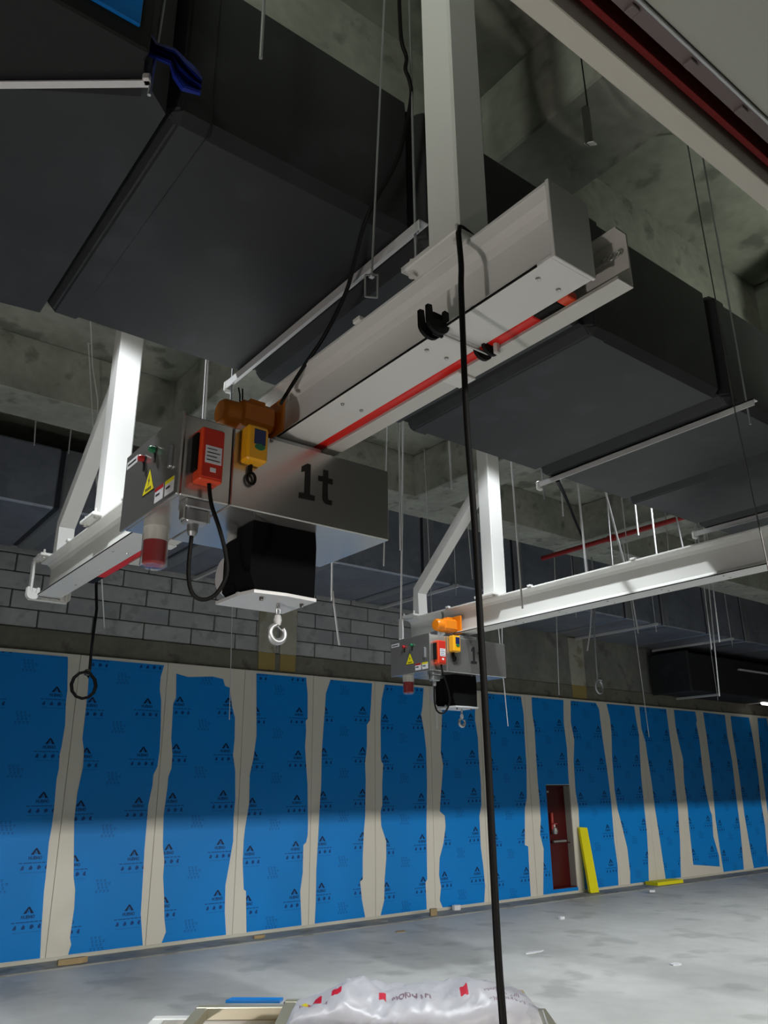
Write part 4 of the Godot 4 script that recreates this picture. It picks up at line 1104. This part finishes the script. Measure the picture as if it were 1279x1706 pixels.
func board(called: String, label: String, m: Material, a: Vector3, b: Vector3, wide: Vector3, thick: float, cat: String):
	var y := (b - a).normalized()
	var x := (wide - y * wide.dot(y)).normalized()
	var q := PackedVector2Array([Vector2(0.0, 0.02), Vector2(0.02, 0.0), Vector2(wide.length(), 0.006), Vector2(wide.length() - 0.01, a.distance_to(b) - 0.01), Vector2(0.01, a.distance_to(b))])
	tag(part(self, called, prism(q, thick), m, a, Basis(x, y, x.cross(y))), label, cat)
func floor_things():
	board("foam_board", "yellow foam board leaning on the wall beside the hydrant recess", MT.foam, Vector3(10.87, 0.015, -8.84), Vector3(10.9, 0.97, -8.985), Vector3(0.21, 0, 0.0), 0.04, "board")
	board("foam_board", "yellow foam offcut lying flat on the floor by the panels", MT.foam, Vector3(12.5, 0.016, -8.96), Vector3(13.25, 0.016, -8.94), Vector3(0, 0, 0.26), 0.05, "board")
	var rng := RandomNumberGenerator.new()
	rng.seed = 9
	var scraps := [[118, 1606, "wood_scrap", "short wooden offcut at the foot of the first cream joint", MT.wood, 0.3, 0.05, 0.07], [430, 1563, "wood_scrap", "dark wooden chip on the floor below a peeled joint", MT.wood, 0.16, 0.03, 0.06], [722, 1525, "carton_scrap", "small brown carton scrap against the base of the panels", MT.wood, 0.16, 0.08, 0.08], [640, 1537, "wood_scrap", "flat grey chip lying at the wall's foot", MT.plaster, 0.14, 0.02, 0.05], [750, 1514, "plastic_scrap", "crumpled bluish plastic scrap at the panels' foot", MT.label, 0.14, 0.06, 0.1], [668, 1552, "carton_scrap", "torn paper scrap on the grey floor", MT.wood, 0.16, 0.006, 0.1], [888, 1587, "paper_scrap", "long white paper scrap on the open floor", MT.label, 0.3, 0.006, 0.06], [935, 1531, "paper_scrap", "small white crumpled scrap on the floor", MT.label, 0.1, 0.03, 0.08], [1125, 1607, "paper_scrap", "pale shred lying on the floor at the right", MT.label, 0.14, 0.01, 0.1], [1085, 1486, "paper_scrap", "white scrap beside the flat yellow offcut", MT.label, 0.16, 0.03, 0.1]]
	for s in scraps:
		var p := py(s[0], s[1], 0.016 if s[1] < 1530 or s[0] < 500 else 0.0)
		var q := PackedVector2Array()
		for i in 7:
			var an := TAU * i / 7.0
			q.append(Vector2(cos(an) * s[5] * 0.5 * rng.randf_range(0.75, 1.1), sin(an) * s[7] * 0.5 * rng.randf_range(0.75, 1.1)))
		var o := part(self, s[2], prism(q, s[6]), s[4], Vector3(p.x, p.y, maxf(p.z, -8.9)), Basis(Vector3(1, 0, 0), Vector3(0, 0, -1), Vector3(0, 1, 0)))
		tag(o, s[3], "scrap")
	# window frames stacked on a crate with a wrapped bundle on top
	var d := Vector3(0.789, 0, 0.614)
	var n := Vector3(0.614, 0, -0.789)
	var bas := Basis(d, Vector3.UP, -n)
	var cc := Vector3(2.36, 0.295, -2.85)
	var cr := thing("crate", "low wooden crate under the aluminium frames", "crate", Vector3(cc.x, 0, cc.z))
	for k in 5:
		part(cr, "plank", bb(Vector3(1.7, 0.02, 0.11), 0.003), MT.wood, cc + Vector3(0, 0.285, 0) + n * (-0.27 + k * 0.135), bas)
	for s in [-0.75, 0.0, 0.75]:
		for e in [-0.25, 0.25]:
			part(cr, "leg", bb(Vector3(0.09, 0.57, 0.09), 0.003), MT.wood, cc + Vector3(0, -0.01, 0) + d * s + n * e, bas)
	var fr := [[258, 1692, 0.6, 0.055, MT.white, 0.95, "white window frame with black end plugs lying lowest on the crate"], [330, 1674, 0.656, 0.05, MT.aluminium, 0.9, "dull aluminium window frame lying across the white frame"], [476, 1664, 0.707, 0.05, MT.aluminium, 0.5, "aluminium window frame half under the white wrapped bundle"]]
	for i in fr.size():
		var f: Array = fr[i]
		var a := py(f[0], f[1], f[2] + f[3])
		frame(f[6], a, d, n, f[5], 0.8, f[3], f[4])
	var bl := py(378, 1668, 0.708)
	tag(part(self, "blue_sheet", prism(pv([0, 0.01, 0.24, 0, 0.25, 0.05, 0.02, 0.06]), 0.012), MT.bluefilm, bl - n * 0.045, Basis(d, n, d.cross(n))), "blue plastic sheet lying on the aluminium frames", "sheet")
	for q in [[842, 1650, 0.09, MT.wood, 0.6, "dark wooden batten end beyond the wrapped bundle"], [872, 1681, 0.1, MT.aluminium, 0.632, "aluminium batten end beside the wrapped bundle"]]:
		var a := py(q[0], q[1], q[4] + 0.03)
		var bt := part(self, "batten", bb(Vector3(q[2], 0.03, 0.9), 0.003), q[3], a - n * 0.44 + d * (q[2] / 2) - Vector3(0, 0.015, 0), bas)
		tag(bt, q[5], "batten")
	bag(d, n)
func frame(label: String, a: Vector3, d: Vector3, n: Vector3, long: float, deep: float, s: float, m: Material):
	var t := thing("window_frame", label, "frame", a, "window frames stacked on the crate")
	var bas := Basis(d, Vector3.UP, -n)
	var c := a - Vector3(0, s / 2, 0)
	for q in [0.0, -deep]:
		part(t, "rail", bb(Vector3(long, s, s), 0.004), m, c + d * (long / 2) + n * (q + (-s / 2 if q == 0.0 else s / 2)), bas)
		for k in 2: part(t, "end_plug", bb(Vector3(0.006, 0.014, 0.016), 0.002), MT.ink, c - d * 0.002 + n * (q + (-s / 2 if q == 0.0 else s / 2)) + Vector3(0, 0.012 - k * 0.026, 0), bas)
	for q in [s / 2, long - s / 2]:
		part(t, "stile", bb(Vector3(s, s * 0.96, deep - 2 * s), 0.004), m, c + d * q - n * (deep / 2), bas)
const BASE := 0.758
func bag(d: Vector3, n: Vector3):
	# a soft wrapped bundle: a closed skin over a ridge line read off the photograph, 0.45 m deep
	var ridge := [[478, 1706], [484, 1690], [497, 1675], [520, 1664], [548, 1652], [577, 1638], [606, 1645], [640, 1655], [672, 1650], [705, 1645], [740, 1650], [775, 1645], [805, 1644], [838, 1651], [862, 1655], [880, 1664], [893, 1680], [897, 1706]]
	var cols := 70
	var rows := 26
	var base := py(478, 1706, BASE)
	var noise := FastNoiseLite.new()
	noise.seed = 4
	noise.frequency = 1.1
	noise.fractal_octaves = 2
	var o := base
	var wdt := 1.06
	var tops := []
	for r in ridge:
		# the ridge stands 0.2 m in front of the bundle's far side
		var rr := ray(r[0], r[1])
		var plane := base + n * 0.02
		var k := (plane - EYE).dot(n) / rr.dot(n)
		tops.append(EYE + rr * k)
	wdt = (tops[-1] - tops[0]).dot(d)
	var g := []
	for i in cols + 1:
		var s := float(i) / cols
		var xx := s * wdt
		var yy := BASE
		for k in tops.size() - 1:
			var x0: float = (tops[k] - tops[0]).dot(d)
			var x1: float = (tops[k + 1] - tops[0]).dot(d)
			if xx >= x0 - 1e-4 and xx <= x1 + 1e-4 and x1 > x0:
				yy = lerpf(tops[k].y, tops[k + 1].y, clampf((xx - x0) / (x1 - x0), 0, 1))
		var h := maxf(yy - BASE, 0.0)
		var row := []
		for j in rows + 1:
			var v := float(j) / rows
			var a := PI * v
			var cross := -cos(a)
			var lift := pow(sin(a), 0.55)
			var p: Vector3 = tops[0] + d * xx + n * (cross * 0.22 * (0.75 + 0.25 * sin(PI * s)))
			p.y = BASE + 0.002 + h * lift
			var f := noise.get_noise_3d(p.x * 2.4, p.y * 2.0, p.z * 2.4) + 0.5 * absf(noise.get_noise_2d(s * 7.0 + v * 2.2, v * 0.8 + 5.0))
			f += 0.45 * (1.0 - 2.0 * absf(noise.get_noise_2d(s * 16.0 + v * 5.0, v * 3.0 - 9.0))) - 0.2
			p += Vector3(0, 0.03 * f * lift * (1 if h > 0.03 else 0), 0) + n * (0.02 * f)
			row.append(p - o)
		g.append(row)
	var st := SurfaceTool.new()
	st.begin(Mesh.PRIMITIVE_TRIANGLES)
	st.set_smooth_group(0)
	for i in cols:
		for j in rows:
			for e in [[0, 0], [1, 1], [1, 0], [0, 0], [0, 1], [1, 1]]:
				st.set_uv(Vector2(float(i + e[0]) / cols, float(j + e[1]) / rows))
				st.add_vertex(g[i + e[0]][j + e[1]])
	st.generate_normals()
	var t := thing("wrapped_bundle", "white plastic-wrapped bundle with red squares and upside-down printing", "bundle", o)
	part(t, "wrapping", st.commit(), MT.bag, o)
	var e := tops[tops.size() - 3] as Vector3
	part(t, "plastic_gather", lathe([Vector2(0, 0.06), Vector2(0.05, 0.04), Vector2(0.07, -0.02), Vector2(0.05, -0.08), Vector2(0, -0.09)], 9), MT.clear, e + Vector3(-0.02, -0.05, 0) - n * 0.1)
